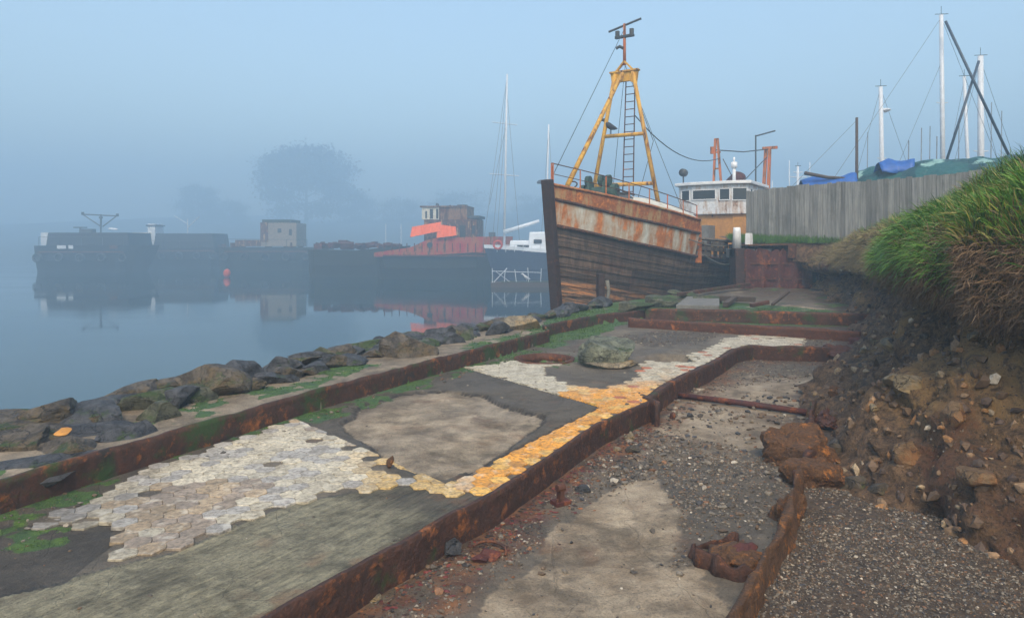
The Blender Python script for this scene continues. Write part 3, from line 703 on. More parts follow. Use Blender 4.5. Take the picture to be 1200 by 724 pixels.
u = RNG.random(n)[:, None]; tint = (g0*(1-u)+g1*u)*(.75+.5*ss(fbm(p[:, 0], p[:, 1], p[:, 2]+3, 2.5, 3), -.3, .3))[:, None]
rr_ = RNG.random(n); lowp = 1-ss(Z[i, j], 1.5, 1.9); farp = ss(p[:, 1], 8, 12)
tint = np.where((rr_ < .17+.25*lowp+.15*farp)[:, None], yel*(.6+.6*u), tint); tint = np.where((rr_ > .96-.10*lowp-.45*farp*(1-ss(Z[i,j],1.7,2.0)))[:, None], brn*(.6+.8*u), tint)
bend = np.array([0, 0, -.30])+out2*.10+RNG.normal(size=(n, 3))*.14
blades('grass', p, dirs, L, W, tint, bend)
# hanging straw and roots on the lip of the bank
wt = ss(Z, .98, 1.12)*(1-ss(rz, 1.42, 1.6))*vis*(D < 1.8)
n = 46000; p, nn, i, j = sample(wt, n); out2 = np.stack([-NR[i, 0], -NR[i, 1], 0*NR[i, 0]], 1)
fr = ss(p[:, 1], 8, 10.5)[:, None]
dirs = nn*.7+out2*.6+RNG.normal(size=(n, 3))*.7*(1-fr*.6)+np.array([0, 0, -.3])
L = RNG.uniform(.07, .22, n)*(1+1.0*fr[:, 0]); W = RNG.uniform(.003, .0065, n)*(1+.05*p[:, 1]); u = RNG.random(n)[:, None]
tint = np.array([.08, .045, .025])*(1-u)+np.array([.27, .17, .085])*u; tint = tint*(1-fr)+(np.array([.24, .18, .07])*(.5+.7*u))*fr
blades('dead_grass', p, dirs, L, W, tint, np.array([0, 0, -.45]), curl=.45)
# long green tufts over the edge
wt = ss(Z, 1.2, 1.45)*(1-ss(Z, 1.7, 1.9))*vis*(D < 1.5)*ss(fbm(Bgrid[..., 0], Bgrid[..., 1], Bgrid[..., 2]+4, 1.5, 3), -.05, .25)*ss(Bgrid[..., 1], 4.0, 6.5)
n = 8000; p, nn, i, j = sample(wt, n); out2 = np.stack([-NR[i, 0], -NR[i, 1], 0*NR[i, 0]], 1); u = RNG.random(n)[:, None]
fr = ss(p[:, 1], 9, 11.5)[:, None]
blades('grass', p, out2*.8+np.array([0, 0, .5])+RNG.normal(size=(n, 3))*.35, RNG.uniform(.14, .30, n), RNG.uniform(.005, .009, n)*(1+.05*p[:, 1]), (g0*(1-u)+g1*u)*(1-fr)+fr*(np.array([.27, .21, .07])*(.5+.7*u)), np.array([0, 0, -.75]))
# seed stalks against the sky
b = MB(); r_ = random.Random(4)
for q in range(60):
    i_ = r_.randrange(int(nf*.25), int(nf*.5)); j_ = r_.randrange(int(npf*.80), int(npf*.93)); p0 = Bgrid[i_, j_]; h = r_.uniform(.3, .62); lx = r_.uniform(-.06, .2)
    b.tube([p0, p0+np.array([lx*.4, 0, h*.6]), p0+np.array([lx, 0, h])], .0035, 4, .002)
    b.tube([p0+np.array([lx*.93, 0, h*.93]), p0+np.array([lx*1.05, 0, h*1.06]), p0+np.array([lx*1.25, 0, h*1.22])], .008, 5, .003)
tag(b.build('dry_grass', 'dark_wood'), kind='stuff')
# small grass on the level by the fence
n = 9000; bx = RNG.uniform(6.6, 9.5, n); by = RNG.uniform(20.2, 21.9, n); 
# ================================================================ moss cushions and little weeds
near = (Yg < 15) & (Yg > 2) & (moss > .55)
wgt = np.where(near, (Yg+1)**2/(1+(Yg/6)**2), 0).ravel(); wgt /= wgt.sum(); n = 42000
ix = RNG.choice(len(wgt), n, p=wgt); px_ = Xg.ravel()[ix]+RNG.uniform(-.02, .02, n); py_ = Yg.ravel()[ix]+RNG.uniform(-.02, .02, n)
u = RNG.random(n)[:, None]; cl_ = ss(fbm(px_, py_, 0, 7, 3), -.3, .3)
blades('moss', np.stack([px_, py_, zg.ravel()[ix]-.002], 1), np.array([0, 0, .8])+RNG.normal(size=(n, 3))*.6, RNG.uniform(.008, .022, n)*(.6+.9*cl_)*np.clip(py_/6, 1, 1.8), RNG.uniform(.003, .006, n)*np.clip(py_/5, 1, 2.2), np.array([.015, .045, .005])*(1-u)+np.array([.09, .165, .015])*u, np.array([0, 0, -.5]))
# ================================================================ gravel
def scatter(polys, n, smin, smax, name, m, zf=None, jit=.15, power=2.2):
    P = [];
    for poly, cnt in zip(polys, n):
        a_ = np.array(poly); lo, hi = a_.min(0), a_.max(0); got = 0
        while got < cnt:
            x = RNG.uniform(lo[0], hi[0], cnt*3); y = RNG.uniform(lo[1], hi[1], cnt*3); xw, yw = wob(x, y, jit*1.6, 1.6)
            keep_ = inpoly(xw+RNG.normal(size=x.shape)*.03, yw+RNG.normal(size=x.shape)*.03, poly) & (fbm(x, y, 3, 2.2, 3) > RNG.uniform(-.6, .15, x.shape)) & (RNG.random(x.shape) < np.minimum(1, (4.0/np.maximum(y, 3.0))**1.2))
            x, y = x[keep_][:cnt-got], y[keep_][:cnt-got]; got += len(x); P.append(np.stack([x, y], 1))
            if len(x) == 0: break
    P = np.concatenate(P); N = len(P); v0, f0 = ico(1); N_ = N
    s = smin+(smax-smin)*RNG.random(N)**power*1.0
    s *= np.clip(P[:, 1]/4.5, .85, 2.0)**.6
    v = v0[None]*(1+.28*RNG.normal(size=(N, len(v0), 1))); v = v*RNG.uniform(.5, 1.25, (N, 1, 3)); a_ = RNG.uniform(0, 6.28, N); c_, s_ = np.cos(a_)[:, None], np.sin(a_)[:, None]
    v = np.stack([v[..., 0]*c_-v[..., 1]*s_, v[..., 0]*s_+v[..., 1]*c_, v[..., 2]*.6], -1)*s[:, None, None]
    z = ground(P[:, 0], P[:, 1]) if zf is None else zf
    v = v+np.stack([P[:, 0], P[:, 1], z+s*.25], 1)[:, None, :]
    f = (f0[None]+np.arange(N)[:, None, None]*len(v0)).reshape(-1, 3)
    u = RNG.random((N, 1)); pal = np.array([[.085, .07, .055], [.20, .17, .13], [.33, .28, .21], [.15, .10, .06], [.48, .43, .35], [.20, .10, .05], [.055, .055, .06]])
    ci = RNG.choice(7, N, p=[.32, .25, .08, .20, .012, .058, .08]); t_ = pal[ci]*(.7+.6*u)
    o = npmesh(name, v.reshape(-1, 3), f, m, {'tint': np.repeat(t_, len(v0), axis=0)}, smooth=False); tag(o, kind='stuff'); return o
k = NT('pebble'); t = k.attr('tint'); fn = k.noise(60, 4, .7); M['pebble'] = k.fin(k.mix(k.ramp(fn, (.4, 0), (.7, .6)), t, (.03, .025, .02)), .75, k.bump(fn, .4, .004))
scatter([GRAV, GRAV2, GRAV3, GRAV4, STRIP], [5200, 2300, 14000, 900, 1500], .0035, .012, 'gravel', 'pebble')
scatter([LOWSAND, LOWSAND2, STRIP, GRAV, pp([(690, 590), (800, 560), (940, 520), (960, 470), (800, 450), (730, 500)], -.2)], [60, 350, 160, 500, 500], .006, .030, 'gravel', 'pebble', power=3)
scatter([pp([(0, 600), (200, 545), (462, 456), (640, 405), (640, 412), (462, 470), (200, 560), (0, 640)])], [220], .005, .02, 'gravel', 'pebble', power=2.5)
scatter([LAYER, PA, SLAB, DARKTRI, pp([(545, 431), (700, 478), (830, 425), (870, 395), (740, 385), (640, 405)])], [90, 90, 110, 60, 260], .002, .011, 'gravel', 'pebble', power=3)
kb = resample(KERB[:6], .02); kx_, ky_ = np.array([p.x for p in kb]), np.array([p.y for p in kb]); n = 2600; q_ = RNG.integers(0, len(kb), n); off_ = .05+np.abs(RNG.normal(size=n))*.14
# flakes of scale fallen along the foot of the long kerb
v0, f0 = ico(1); s_ = .003+.013*RNG.random(n)**3; v = v0[None]*(1+.3*RNG.normal(size=(n, len(v0), 1)))*np.array([1.3, 1, .3])*s_[:, None, None]
xx, yy_ = kx_[q_]+off_*.86, ky_[q_]-off_*.5; v = v+np.stack([xx, yy_, ground(xx, yy_)+.003], 1)[:, None, :]
t_ = np.array([[.10, .03, .015], [.05, .025, .018], [.22, .08, .025], [.03, .025, .022], [.16, .03, .025]])[RNG.integers(0, 5, n)]*(.6+.8*RNG.random((n, 1)))
tag(npmesh('debris', v.reshape(-1, 3), (f0[None]+np.arange(n)[:, None, None]*len(v0)).reshape(-1, 3), 'pebble', {'tint': np.repeat(t_, len(v0), axis=0)}, smooth=False), kind='stuff')
# stones lying in the earth face
wt = (1-ss(Z, .95, 1.05))*vis*(D > -.1)
n = 4200; p, nn, i, j = sample(wt, n); v0, f0 = ico(1); s = .005+.042*RNG.random(n)**4
v = v0[None]*(1+.25*RNG.normal(size=(n, len(v0), 1)))*RNG.uniform(.6, 1.3, (n, 1, 3))*s[:, None, None]+(p+nn*s[:, None]*.2)[:, None, :]
pal = np.array([[.13, .08, .045], [.24, .15, .08], [.34, .25, .15], [.08, .05, .035], [.28, .14, .05], [.5, .42, .32]]); t_ = pal[RNG.choice(6, n, p=[.3, .25, .1, .2, .13, .02])]*(.7+.6*RNG.random((n, 1)))
tag(npmesh('rubble', v.reshape(-1, 3), (f0[None]+np.arange(n)[:, None, None]*len(v0)).reshape(-1, 3), 'pebble', {'tint': np.repeat(t_, len(v0), axis=0)}, smooth=False), kind='stuff')
# single stones in the slope : (px, py, size, material, label)
from mathutils.bvhtree import BVHTree
bvh = BVHTree.FromPolygons([Vector(q) for q in Vb], [tuple(q) for q in Fb])
def onbank(px, py, z=-.2):
    o = Vector((0, 0, CAMH)); d_ = Vector(((px-600)/FP, 1, (HZ-py)/FP)).normalized(); h = bvh.ray_cast(o, d_)
    if h[0] is not None: return h[0], h[1]
    x, y = G(px, py, z); return Vector((x, y, z)), Vector((0, 0, 1))
for (px, py, s, m, lb) in [
    (1027, 540, .055, 'rock_orange', 'yellow ochre stone at the foot of the earth slope'),
    (1046, 403, .12, 'rock_tan', 'pale oblong stone high in the slope near the beam ends'),
    (1026, 401, .07, 'rock_tan', 'small tan stone next to the pale oblong stone'),
    (1012, 413, .07, 'rock_tan', 'rounded cream stone beside the rusty rubble at the beam ends'),
    (1014, 428, .075, 'rock_brown', 'upright grey oval stone below the cream stone'),
    (1023, 478, .045, 'rock_tan', 'white grey pebble alone in the dark soil gully'),
    (1047, 447, .11, 'rock_tan', 'broken tan slab in the upper middle of the slope'),
    (1072, 452, .15, 'rock_tan', 'largest tan rock set in the middle of the slope'),
    (1120, 488, .12, 'rock_orange', 'ochre rock sticking out under the grassy overhang'),
    (1062, 532, .13, 'rock_orange', 'rough orange lump low in the earth slope'),
    (983, 522, .09, 'rock_brown', 'square brown stone right of the big rusty crust lump'),
    (1005, 570, .11, 'rock_brown', 'dark brown rock at the base of the slope above the gravel'),
    (1030, 575, .08, 'rock_brown', 'cracked brown stone beside the base rock above the gravel'),
    (1142, 396, .06, 'rock_tan', 'pale stone just below the overhanging roots'),
    (1150, 560, .12, 'rock_orange', 'dull ochre rock in the shaded right part of the slope'),
    (1085, 395, .05, 'rock_brown', 'grey stone under the lip of the grassy bank')]:
    p, nrm = onbank(px, py); rock('stone', tuple(p+nrm*s*.12), (s*1.15, s*.9, s*.8), int(px+py), m, lb, 'stone', None, px*.1, n=3)
# rusty crust lumps at the pit edge
def lump(px, py, z, size, seed, lb, m='rust_crust', name='rust_lump'):
    x, y = G(px, py, z); return rock(name, (x, y, z), size, seed, m, lb, 'rusty lump', None, seed*.3, n=5, cuts=6, rough=.5)
lump(940, 532, -.12, (.27, .30, .24), 4, 'big orange crusted rusty lump on the edge of the gravel floor')
lump(985, 476, -.12, (.22, .26, .18), 5, 'orange rusty lump beyond the biggest one, at the end of the rail')
lump(972, 492, -.16, (.28, .13, .10), 15, 'jagged dark rusty fragment between the two orange lumps', 'rust')
lump(990, 418, -.10, (.42, .22, .16), 6, 'heap of dark rusted scale at the far corner of the pit', 'rust')
lump(1018, 408, -.04, (.34, .24, .18), 8, 'red brown rusted mass at the ends of the iron beams', 'rust_red')
lump(955, 562, -.18, (.22, .18, .15), 9, 'brown crusted fragment just below the biggest orange lump', 'rust_crust')
lump(925, 600, -.16, (.10, .22, .12), 19, 'ochre flaking crust against the back of the torn plate', 'rust_crust')
# collapsed drum
x, y = G(858, 650, -.16); e = empty('rusty_drum', (x, y, -.2), .4); tag(e, 'crushed round rusty drum end half buried beside the torn plate', 'drum')
b = MB(); rings = []
for q in range(40):
    t = .7+4.2*q/39; rr2 = .235+.02*math.sin(3*t+1)+.012*math.sin(11*t); zt = .065+.03*math.sin(t*2+1)+.02*math.sin(9*t); tw = .018*math.sin(7*t)
    rings.append([(math.cos(t)*rr2, math.sin(t)*rr2*.95, -.03), (math.cos(t)*(rr2-.02+tw), math.sin(t)*(rr2-.02+tw)*.95, zt), (math.cos(t)*(rr2-.038+tw), math.sin(t)*(rr2-.038+tw)*.95, zt+.004), (math.cos(t)*(rr2-.03), math.sin(t)*(rr2-.03), -.03)])
b.loft(rings, True, True).build('rim', 'rust_kerb', e, smooth=True)
MB().rock((0, 0, -.01), (.215, .20, .08), 41, n=5, cuts=4, rough=.6).build('packed_scale', 'rust_crust', e, smooth=True)
MB().rock((.05, -.04, .08), (.08, .06, .04), 42, n=4, rough=.3).build('packed_scale', 'rust_red', e)
# loose fragments
def frag(px, py, z, size, seed, m, lb, nm='stone', cat='stone', rx=0, rz=0):
    x, y = G(px, py, z); o = MB().rock((0, 0, 0), size, seed, rz, rx, n=3).build(nm, m); o.location = (x, y, z+size[2]*.5); return tag(o, lb, cat)
x, y = G(525, 632, -.12); o = MB().prism([(-.05, -.035), (.05, -.04), (.065, .02), (.02, .055), (-.04, .03)], 0, .018).build('slate', 'rock_dark', bevel=.003); o.location = (x+.02, y-.02, -.16); o.rotation_euler = (1.1, .2, .6); tag(o, 'grey slate shard leaning against the long rusty kerb', 'slate')
frag(683, 575, -.2, (.07, .05, .03), 51, 'rock_dark', 'flat blue grey stone by the rusty lug near the kerb')
frag(722, 528, -.2, (.055, .04, .03), 52, 'rock_tan', 'pale angular stone close to the kerb corner')
frag(738, 516, -.2, (.05, .05, .05), 53, 'rock_tan', 'cream and brown stone standing by the kerb corner')
frag(742, 530, -.2, (.07, .05, .05), 54, 'rock_brown', 'dark chunk next to the cream and brown stone')
frag(787, 546, -.2, (.025, .02, .02), 55, 'rock_tan', 'small white stone on the edge of the gravel spread')
frag(788, 490, -.2, (.035, .04, .05), 56, 'rust', 'short rusty stub upright on the lower floor', 'iron_stub', 'stub')
frag(809, 488, -.2, (.04, .03, .03), 57, 'rock_dark', 'dark stone chip right of the rusty stub')
frag(880, 495, -.2, (.03, .02, .015), 58, 'rock_tan', 'little white pebble on the bare concrete below the rail')
frag(458, 545, .02, (.035, .035, .05), 59, 'rust_crust', 'stubby rusty bolt head standing on the white tiles', 'iron_stub', 'stub')
for (px, py, s_, lb) in [(435, 700, (.075, .05, .012), 'larger flat shell coloured shard near the kerb'), (447, 683, (.04, .035, .012), 'smaller round pale shard above the larger one')]:
    frag(px, py, -.2, s_, px, 'rock_tan', lb, 'shard', 'shard')
# lugs bolted to the lower floor
def lug(px, py, rz, lb):
    x, y = G(px, py, -.2); e = empty('iron_lug', (x, y, -.2), rz); tag(e, lb, 'iron lug')
    MB().box((0, 0, .012), (.12, .09, .03)).build('base_plate', 'rust_red', e, bevel=.004)
    MB().box((0, 0, .07), (.035, .06, .10), taper=.8).tube([(-.03, 0, .11), (.03, 0, .11)], .028, 10).build('eye', 'rust', e, bevel=.003)
    MB().tube([(-.045, -.03, .02), (-.045, -.03, .05)], .012, 6).build('bolt', 'rust', e)
lug(657, 590, .5, 'small rusty upright lug with an eye beside the kerb')
x, y = G(570, 652, -.2); e = empty('iron_hook', (x, y, -.2), .3); tag(e, 'curved rusty hook bar over a lumpy bracket on the near floor', 'hook')
MB().tube([(.02+.10*math.cos(t), .02+.10*math.sin(t), .02+.015*math.sin(t)) for t in np.linspace(-.6, 2.4, 14)], .009, 6).build('hook_bar', 'rust', e, smooth=True)
MB().rock((0, -.03, .02), (.07, .05, .04), 61, n=3, rough=.3).rock((-.05, -.05, .015), (.05, .04, .03), 62, n=3, rough=.3).build('bracket', 'rust_red', e)
# mooring post with rope
x, y = G(706, 349, .2); e = empty('mooring_post', (x-.05, y, .1)); tag(e, 'short brown timber post with frayed rope hanging beside the trawler bow', 'post')
MB().box((0, 0, .3), (.17, .17, .85), rz=.3).build('post', 'rust_stem', e, bevel=.015)
MB().tube([(.16, -.05, .55), (.2, -.1, .3), (.16, -.12, .05), (.22, -.2, -.05)], .05, 8, .035).build('rope', 'rope', e, smooth=True)
# timbers and slab beyond the beams
def timber(a, b, w_, h_, m, lb, nm='timber'):
    o = MB().bar(a, b, w_, h_).build(nm, m, bevel=.01); tag(o, lb, 'timber')
def gp(px, py, z): q = G(px, py, z); return (q[0], q[1], z)
timber(gp(795, 345, .30), gp(878, 333, .42), .10, .09, 'rust_moss', 'mossy timber sloping up towards the rusty block')
timber(gp(830, 349, .28), gp(885, 351, .28), .14, .12, 'dark_wood', 'dark timber lying flat before the rusty block')
timber(gp(905, 357, .26), gp(924, 342, .46), .06, .06, 'dark_wood', 'thin dark stake leaning in the mud by the cream slab')
timber(gp(880, 358, .24), gp(900, 354, .30), .10, .08, 'rust', 'short rusty timber near the cream slab')
timber(gp(850, 357, .24), gp(862, 349, .30), .12, .10, 'dark_wood', 'short dark block of timber beside the grey slab')
o = MB().prism([gp(792, 358, .28)[:2], gp(843, 359, .28)[:2], gp(843, 350, .28)[:2], gp(805, 348, .28)[:2]], .12, .30).build('concrete_slab', 'grey_post', bevel=.02); tag(o, 'flat grey concrete slab set in the green slime', 'slab')
for q, (px, py, s_, lb) in enumerate([(830, 343, .35, 'low mossy rock against the dark hull'), (775, 347, .4, 'long mossy rock below the trawler planking'), (745, 352, .32, 'grey rock right of the roped post'), (808, 338, .22, 'small grey rock highest against the hull'), (790, 336, .2, 'small round rock beside the hull, left of the highest one')]):
    x, y = G(px, py+6, .3); rock('rock', (x, y, .28), (s_*1.5, s_*.8, s_*.45), 900+q, 'rock_moss', lb, 'rock', None, .3, n=4)
# ================================================================ trawler
k = NT('planks'); uvn = k.n('ShaderNodeUVMap').outputs[0]; c = k.mapp(uvn, (1, 1, 1))
st = k.noise(1, 8, .7, vec=k.mapp(uvn, (.9, 9, 1))); a = k.noise(1.2, 6, .7); bt = k.noise(1, 6, .7, vec=k.mapp(uvn, (6, 1.5, 1)))
col = k.mix(k.ramp(st, (.35, 0), (.62, 1)), (.035, .023, .016), (.26, .17, .105))
vv = k.sepv(uvn)[1]; low_ = k.ramp(k.math('MULTIPLY', vv, -.33), (.35, 0), (.6, 1))
col = k.mix(k.math('SUBTRACT', .85, low_), col, k.mix(k.ramp(bt, (.4, 0), (.62, 1)), (.022, .016, .013), (.085, .06, .045)))
col = k.mix(k.math('MULTIPLY', k.ramp(st, (.50, 0), (.56, 1)), low_), col, (.42, .17, .04))
col = k.mix(k.math('MULTIPLY', k.ramp(a, (.52, 0), (.62, .8)), .7), col, (.075, .035, .02))
br = k.n('ShaderNodeTexBrick'); k.put(br.inputs['Vector'], uvn); br.inputs['Scale'].default_value = 1; br.inputs['Brick Width'].default_value = 2.3; br.inputs['Row Height'].default_value = .19
br.inputs['Mortar Size'].default_value = .007; br.inputs['Color1'].default_value = (.55, .55, .55, 1); br.inputs['Color2'].default_value = (1.5, 1.4, 1.25, 1); br.inputs['Mortar'].default_value = (.05, .05, .05, 1)
col = k.mix(1.0, col, br.outputs[0], 'MULTIPLY')
M['planks'] = k.fin(col, .85, k.bump(k.math('ADD', st, bt), .9, .03))
def hull_surface(b, beam, zt, zb, u0, u1, nu, nz, off=0.0, L=20.0, rake=.55, fine=8.0, zk=0.0, step=0.0, uv=None, full=1.0, sides=(1, -1), stern=.6):
    "b: mesh builder; zt, zb: top and bottom height as functions of s; zk: level where the hull narrows"
    for sd in sides:
        rows = []; 
        for i in range(nu+1):
            s = u0+(u1-u0)*i/nu
            r = []
            zz1, zz0 = zt(s), zb(s)
            for q in range(nz+1):
                for e in ((0,) if not step else (0, 1)):
                    if step and ((q == 0 and e == 0) or (q == nz and e == 1)): continue
                    t = q/nz; z = zz1+(zz0-zz1)*t
                    tt_ = max(0, min(1, s/fine)); bw = beam*(1-(1-tt_)**2.1)
                    if s > L-6: bw *= 1-(1-stern)*((s-(L-6))/6)**2
                    dep = max(0, min(1, (3.2-z)/(4.2)))      # 0 at rail, 1 low down
                    bw *= 1-(.50*dep**1.3)*(1-.65*tt_)-.25*dep**4
                    so = s-rake*(z+1.4)/4.6*(1-tt_)**1.5
                    o_ = off+(step if (step and e == 0) else 0)
                    r.append((sd*(bw*full+o_), so-(o_ if s < 1e-3 else 0), z))
                    if uv is not None: uv.append((s, z-TRW(s)))
            rows.append(r)
        b.loft(rows if sd > 0 else [list(q) for q in rows], False, False)
TH = math.radians(32.7); T0 = (1.3, 18.0)
def TRW(s): return float(np.interp(s, [0, 2, 4.6, 8, 12, 20], [2.06, 1.64, 1.22, 1.0, .95, 1.2]))       # timber / steel boundary
def TRL(s): return float(np.interp(s, [0, 2, 4.6, 5], [2.74, 2.30, 1.92, 1.90]))
def TRR(s): return float(np.interp(s, [0, 2, 4.6, 5], [3.12, 2.78, 2.34, 2.30]))
def TRB(s): return float(np.interp(s, [4.6, 5.2, 8, 12, 20], [1.75, 1.72, 1.62, 1.6, 2.1]))
tr = empty('fishing_trawler', (T0[0], T0[1], WZ), -TH); tag(tr, 'derelict rusty timber fishing trawler with yellow tripod mast and white wheelhouse', 'boat')
DZ = -WZ
uv = []; b = MB(); hull_surface(b, 2.75, TRW, lambda s: -2.6, 0, 20, 60, 18, step=.022, uv=uv); b.build('timber_hull', 'planks', tr, DZ, uv=uv)
b = MB(); hull_surface(b, 2.75, TRL, lambda s: TRW(s)-.02, 0, 4.8, 24, 4, off=.02); b.build('hull_plating', 'white_rust', tr, DZ, smooth=True)
b = MB(); hull_surface(b, 2.75, lambda s: TRR(s)-.02, lambda s: TRL(s)+.02, 0, 4.8, 24, 3, off=-.03); b.build('bulwark', 'bulwark_rust', tr, DZ, smooth=True)
def railpts(zf, off, s0, s1, n, sd):
    b_ = MB(); hull_surface(b_, 2.75, zf, lambda s: zf(s)-.05, s0, s1, n, 1, off=off, sides=(sd,)); return [b_.v[i] for i in range(0, len(b_.v), 2)]
b = MB()
for zf, w_ in ((TRL, .045), (TRW, .05)):
    for sd in (1, -1): b.tube(railpts(zf, .03, .05, 4.8 if zf is TRL else 19, 30, sd), w_, 6)
b.build('rubbing_strake', 'rust_kerb', tr, DZ, smooth=True)
b = MB()
for sd in (1, -1): b.tube(railpts(TRR, -.02, .0, 4.8, 24, sd), .04, 6)
b.build('rail_cap', 'bulwark_rust', tr, DZ, smooth=True)
# whaleback deck, curved across
rings = []
for i in range(31):
    s = .02+4.9*i/30; row = []
    pr = railpts(TRR, -.04, s, s+.01, 1, 1)[0]
    for q in range(17):
        t = -1+q/8; cam_ = .06+.62*ss(s, 1.8, 4.6)*1.0; row.append((pr[0]*t, pr[1], pr[2]+float(cam_)*(1-t*t)+.015*(q % 2)*float(ss(s, 2.4, 3.0))))
    rings.append(row)
MB().loft(rings, False, False).build('foredeck', 'cream_paint', tr, DZ, thick=.02)
b = MB(); row0 = rings[-1]
b.add([p for p in row0]+[(p[0], p[1], 1.0) for p in row0], [(i, i+1, len(row0)+i+1, len(row0)+i) for i in range(len(row0)-1)]); b.build('break_bulkhead', 'bulwark_rust', tr, DZ)
# main deck
dk = []
for i in range(31):
    s = 4.5+15*i/30; pr = railpts(lambda q: TRW(q)+.0, -.08, s, s+.01, 1, 1)[0]; dk.append([(-pr[0], s, 1.05), (0, s, 1.15), (pr[0], s, 1.05)])
MB().loft(dk, False, False).build('main_deck', 'dark_wood', tr, DZ, thick=.05)
# decayed aft bulwark : timber posts and broken planks
b = MB(); r_ = random.Random(8)
for sd in (1, -1):
    for s in np.arange(4.9, 19, .42):
        p0 = railpts(lambda q: TRW(q), .0, s, s+.01, 1, sd)[0]; h = TRB(s)-p0[2]-r_.uniform(0, .08); b.box((p0[0]-sd*.04, p0[1], p0[2]+h/2), (.10, .12, h))
b.build('bulwark_frame', 'dark_wood', tr, DZ)
for sd in (1, -1):
    b = MB(); s = 4.85
    while s < 18.8:
        ln = r_.uniform(.5, 1.3); n_ = max(2, int(ln/.2))
        for lv in range(3):
            if r_.random() < .22: continue
            f0, f1 = .08+lv*.3, .08+lv*.3+.22
            q0 = railpts(lambda q: TRW(q)+(TRB(q)-TRW(q))*f0, .03, s, s+ln*.97, n_, sd); q1 = railpts(lambda q: TRW(q)+(TRB(q)-TRW(q))*f1, .03, s, s+ln*.97, n_, sd)
            b.loft([[p, q, (q[0]-sd*.04, q[1], q[2]), (p[0]-sd*.04, p[1], p[2])] for p, q in zip(q0, q1)])
        s += ln
    b.tube(railpts(TRB, .0, 4.9, 19, 30, sd), .05, 5); b.build('bulwark_planking', 'pale_planks', tr, DZ)
# stem post
b = MB(); b.bar((0, -.75, 3.22), (0, .12, -2.6), .24, .26, up=(1, 0, 0)); b.build('stem_post', 'rust_stem', tr, DZ, bevel=.03)
# ripped hole in the plating, hull patches
# tripod mast
apex = Vector((0, 4.1, 6.95)); feet = [(0, .35, 3.15), (-1.18, 4.05, 2.55), (1.12, 4.3, 2.50)]
tp = [apex+Vector(q) for q in ((0, -.12, -.05), (-.30, 0, 0), (.30, 0, 0))]
for f, t_ in zip(feet, tp): MB().tube([f, t_], .07, 10, .06).build('mast_leg', 'mast_yellow', tr, DZ, smooth=True)
b = MB(); b.add([(-.46, 4.1, 6.98), (.46, 4.1, 6.98), (.40, 4.1, 6.55), (.16, 4.1, 6.68), (-.16, 4.1, 6.68), (-.40, 4.1, 6.55)]+[(x, 4.2, z) for x, z in ((-.46, 6.98), (.46, 6.98), (.40, 6.55), (.16, 6.68), (-.16, 6.68), (-.40, 6.55))],
   [(0, 1, 2, 3, 4, 5), (11, 10, 9, 8, 7, 6)]+[(i, 6+i, 6+(i+1) % 6, (i+1) % 6) for i in range(6)])
b.bar((-.48, 4.15, 7.0), (.48, 4.15, 7.0), .2, .05); b.bar((-.3, 4.15, 7.0), (0, 4.15, 7.32), .1, .05); b.bar((.3, 4.15, 7.0), (0, 4.15, 7.32), .1, .05); b.build('head_plate', 'mast_yellow', tr, DZ)
def legat(i, z): a_, b_ = Vector(feet[i]), tp[i]; return a_.lerp(b_, (z-a_.z)/(b_.z-a_.z))
for z in (5.0, 3.45): MB().tube([legat(1, z), legat(2, z-.0)], .06, 8).build('cross_brace', 'mast_yellow', tr, DZ, smooth=True)
MB().tube([(0, 4.15, 7.2), (.0, 4.15, 8.5)], .055, 8, .045).build('topmast', 'mast_orange', tr, DZ, smooth=True)
MB().tube([(-.48, 4.0, 8.28), (.5, 4.3, 8.62)], .035, 6).build('yard', 'dark_steel', tr, DZ)
b = MB().box((0, 4.15, 8.1), (.62, .12, .07))
for x in (-.24, .24): b.tube([(x, 4.15, 8.12), (x, 4.15, 8.3)], .075, 8)
b.build('lamp_bracket', 'dark_steel', tr, DZ)
MB().tube([(-.02, 4.1, 7.72), (-.12, 4.05, 7.78), (-.22, 4.0, 7.72)], .05, 6).build('mast_lamp', 'dark_steel', tr, DZ)
b = MB(); l0, l1 = Vector((-.12, 4.25, 2.75)), Vector((.03, 4.2, 6.75)); r0, r1 = l0+Vector((.36, 0, 0)), l1+Vector((.30, 0, 0))
b.tube([l0, l1], .02, 5).tube([r0, r1], .02, 5)
for i in range(1, 17): b.tube([l0.lerp(l1, i/17), r0.lerp(r1, i/17)], .014, 4)
b.build('ladder', 'rust', tr, DZ)
# guard rails round the bow
for sd in (1, -1):
    base = railpts(TRR, -.06, .05, 4.7, 7, sd); tops = []
    for i, p in enumerate(base):
        h = .55-.02*i; MB().tube([p, (p[0], p[1], p[2]+h)], .018, 5).build('rail_post', 'mast_orange', tr, DZ); tops.append((p[0], p[1], p[2]+h))
    MB().tube(tops, .014, 5).tube([(p[0], p[1], p[2]-.27) for p in tops], .010, 5).build('guard_rail', 'rust', tr, DZ)
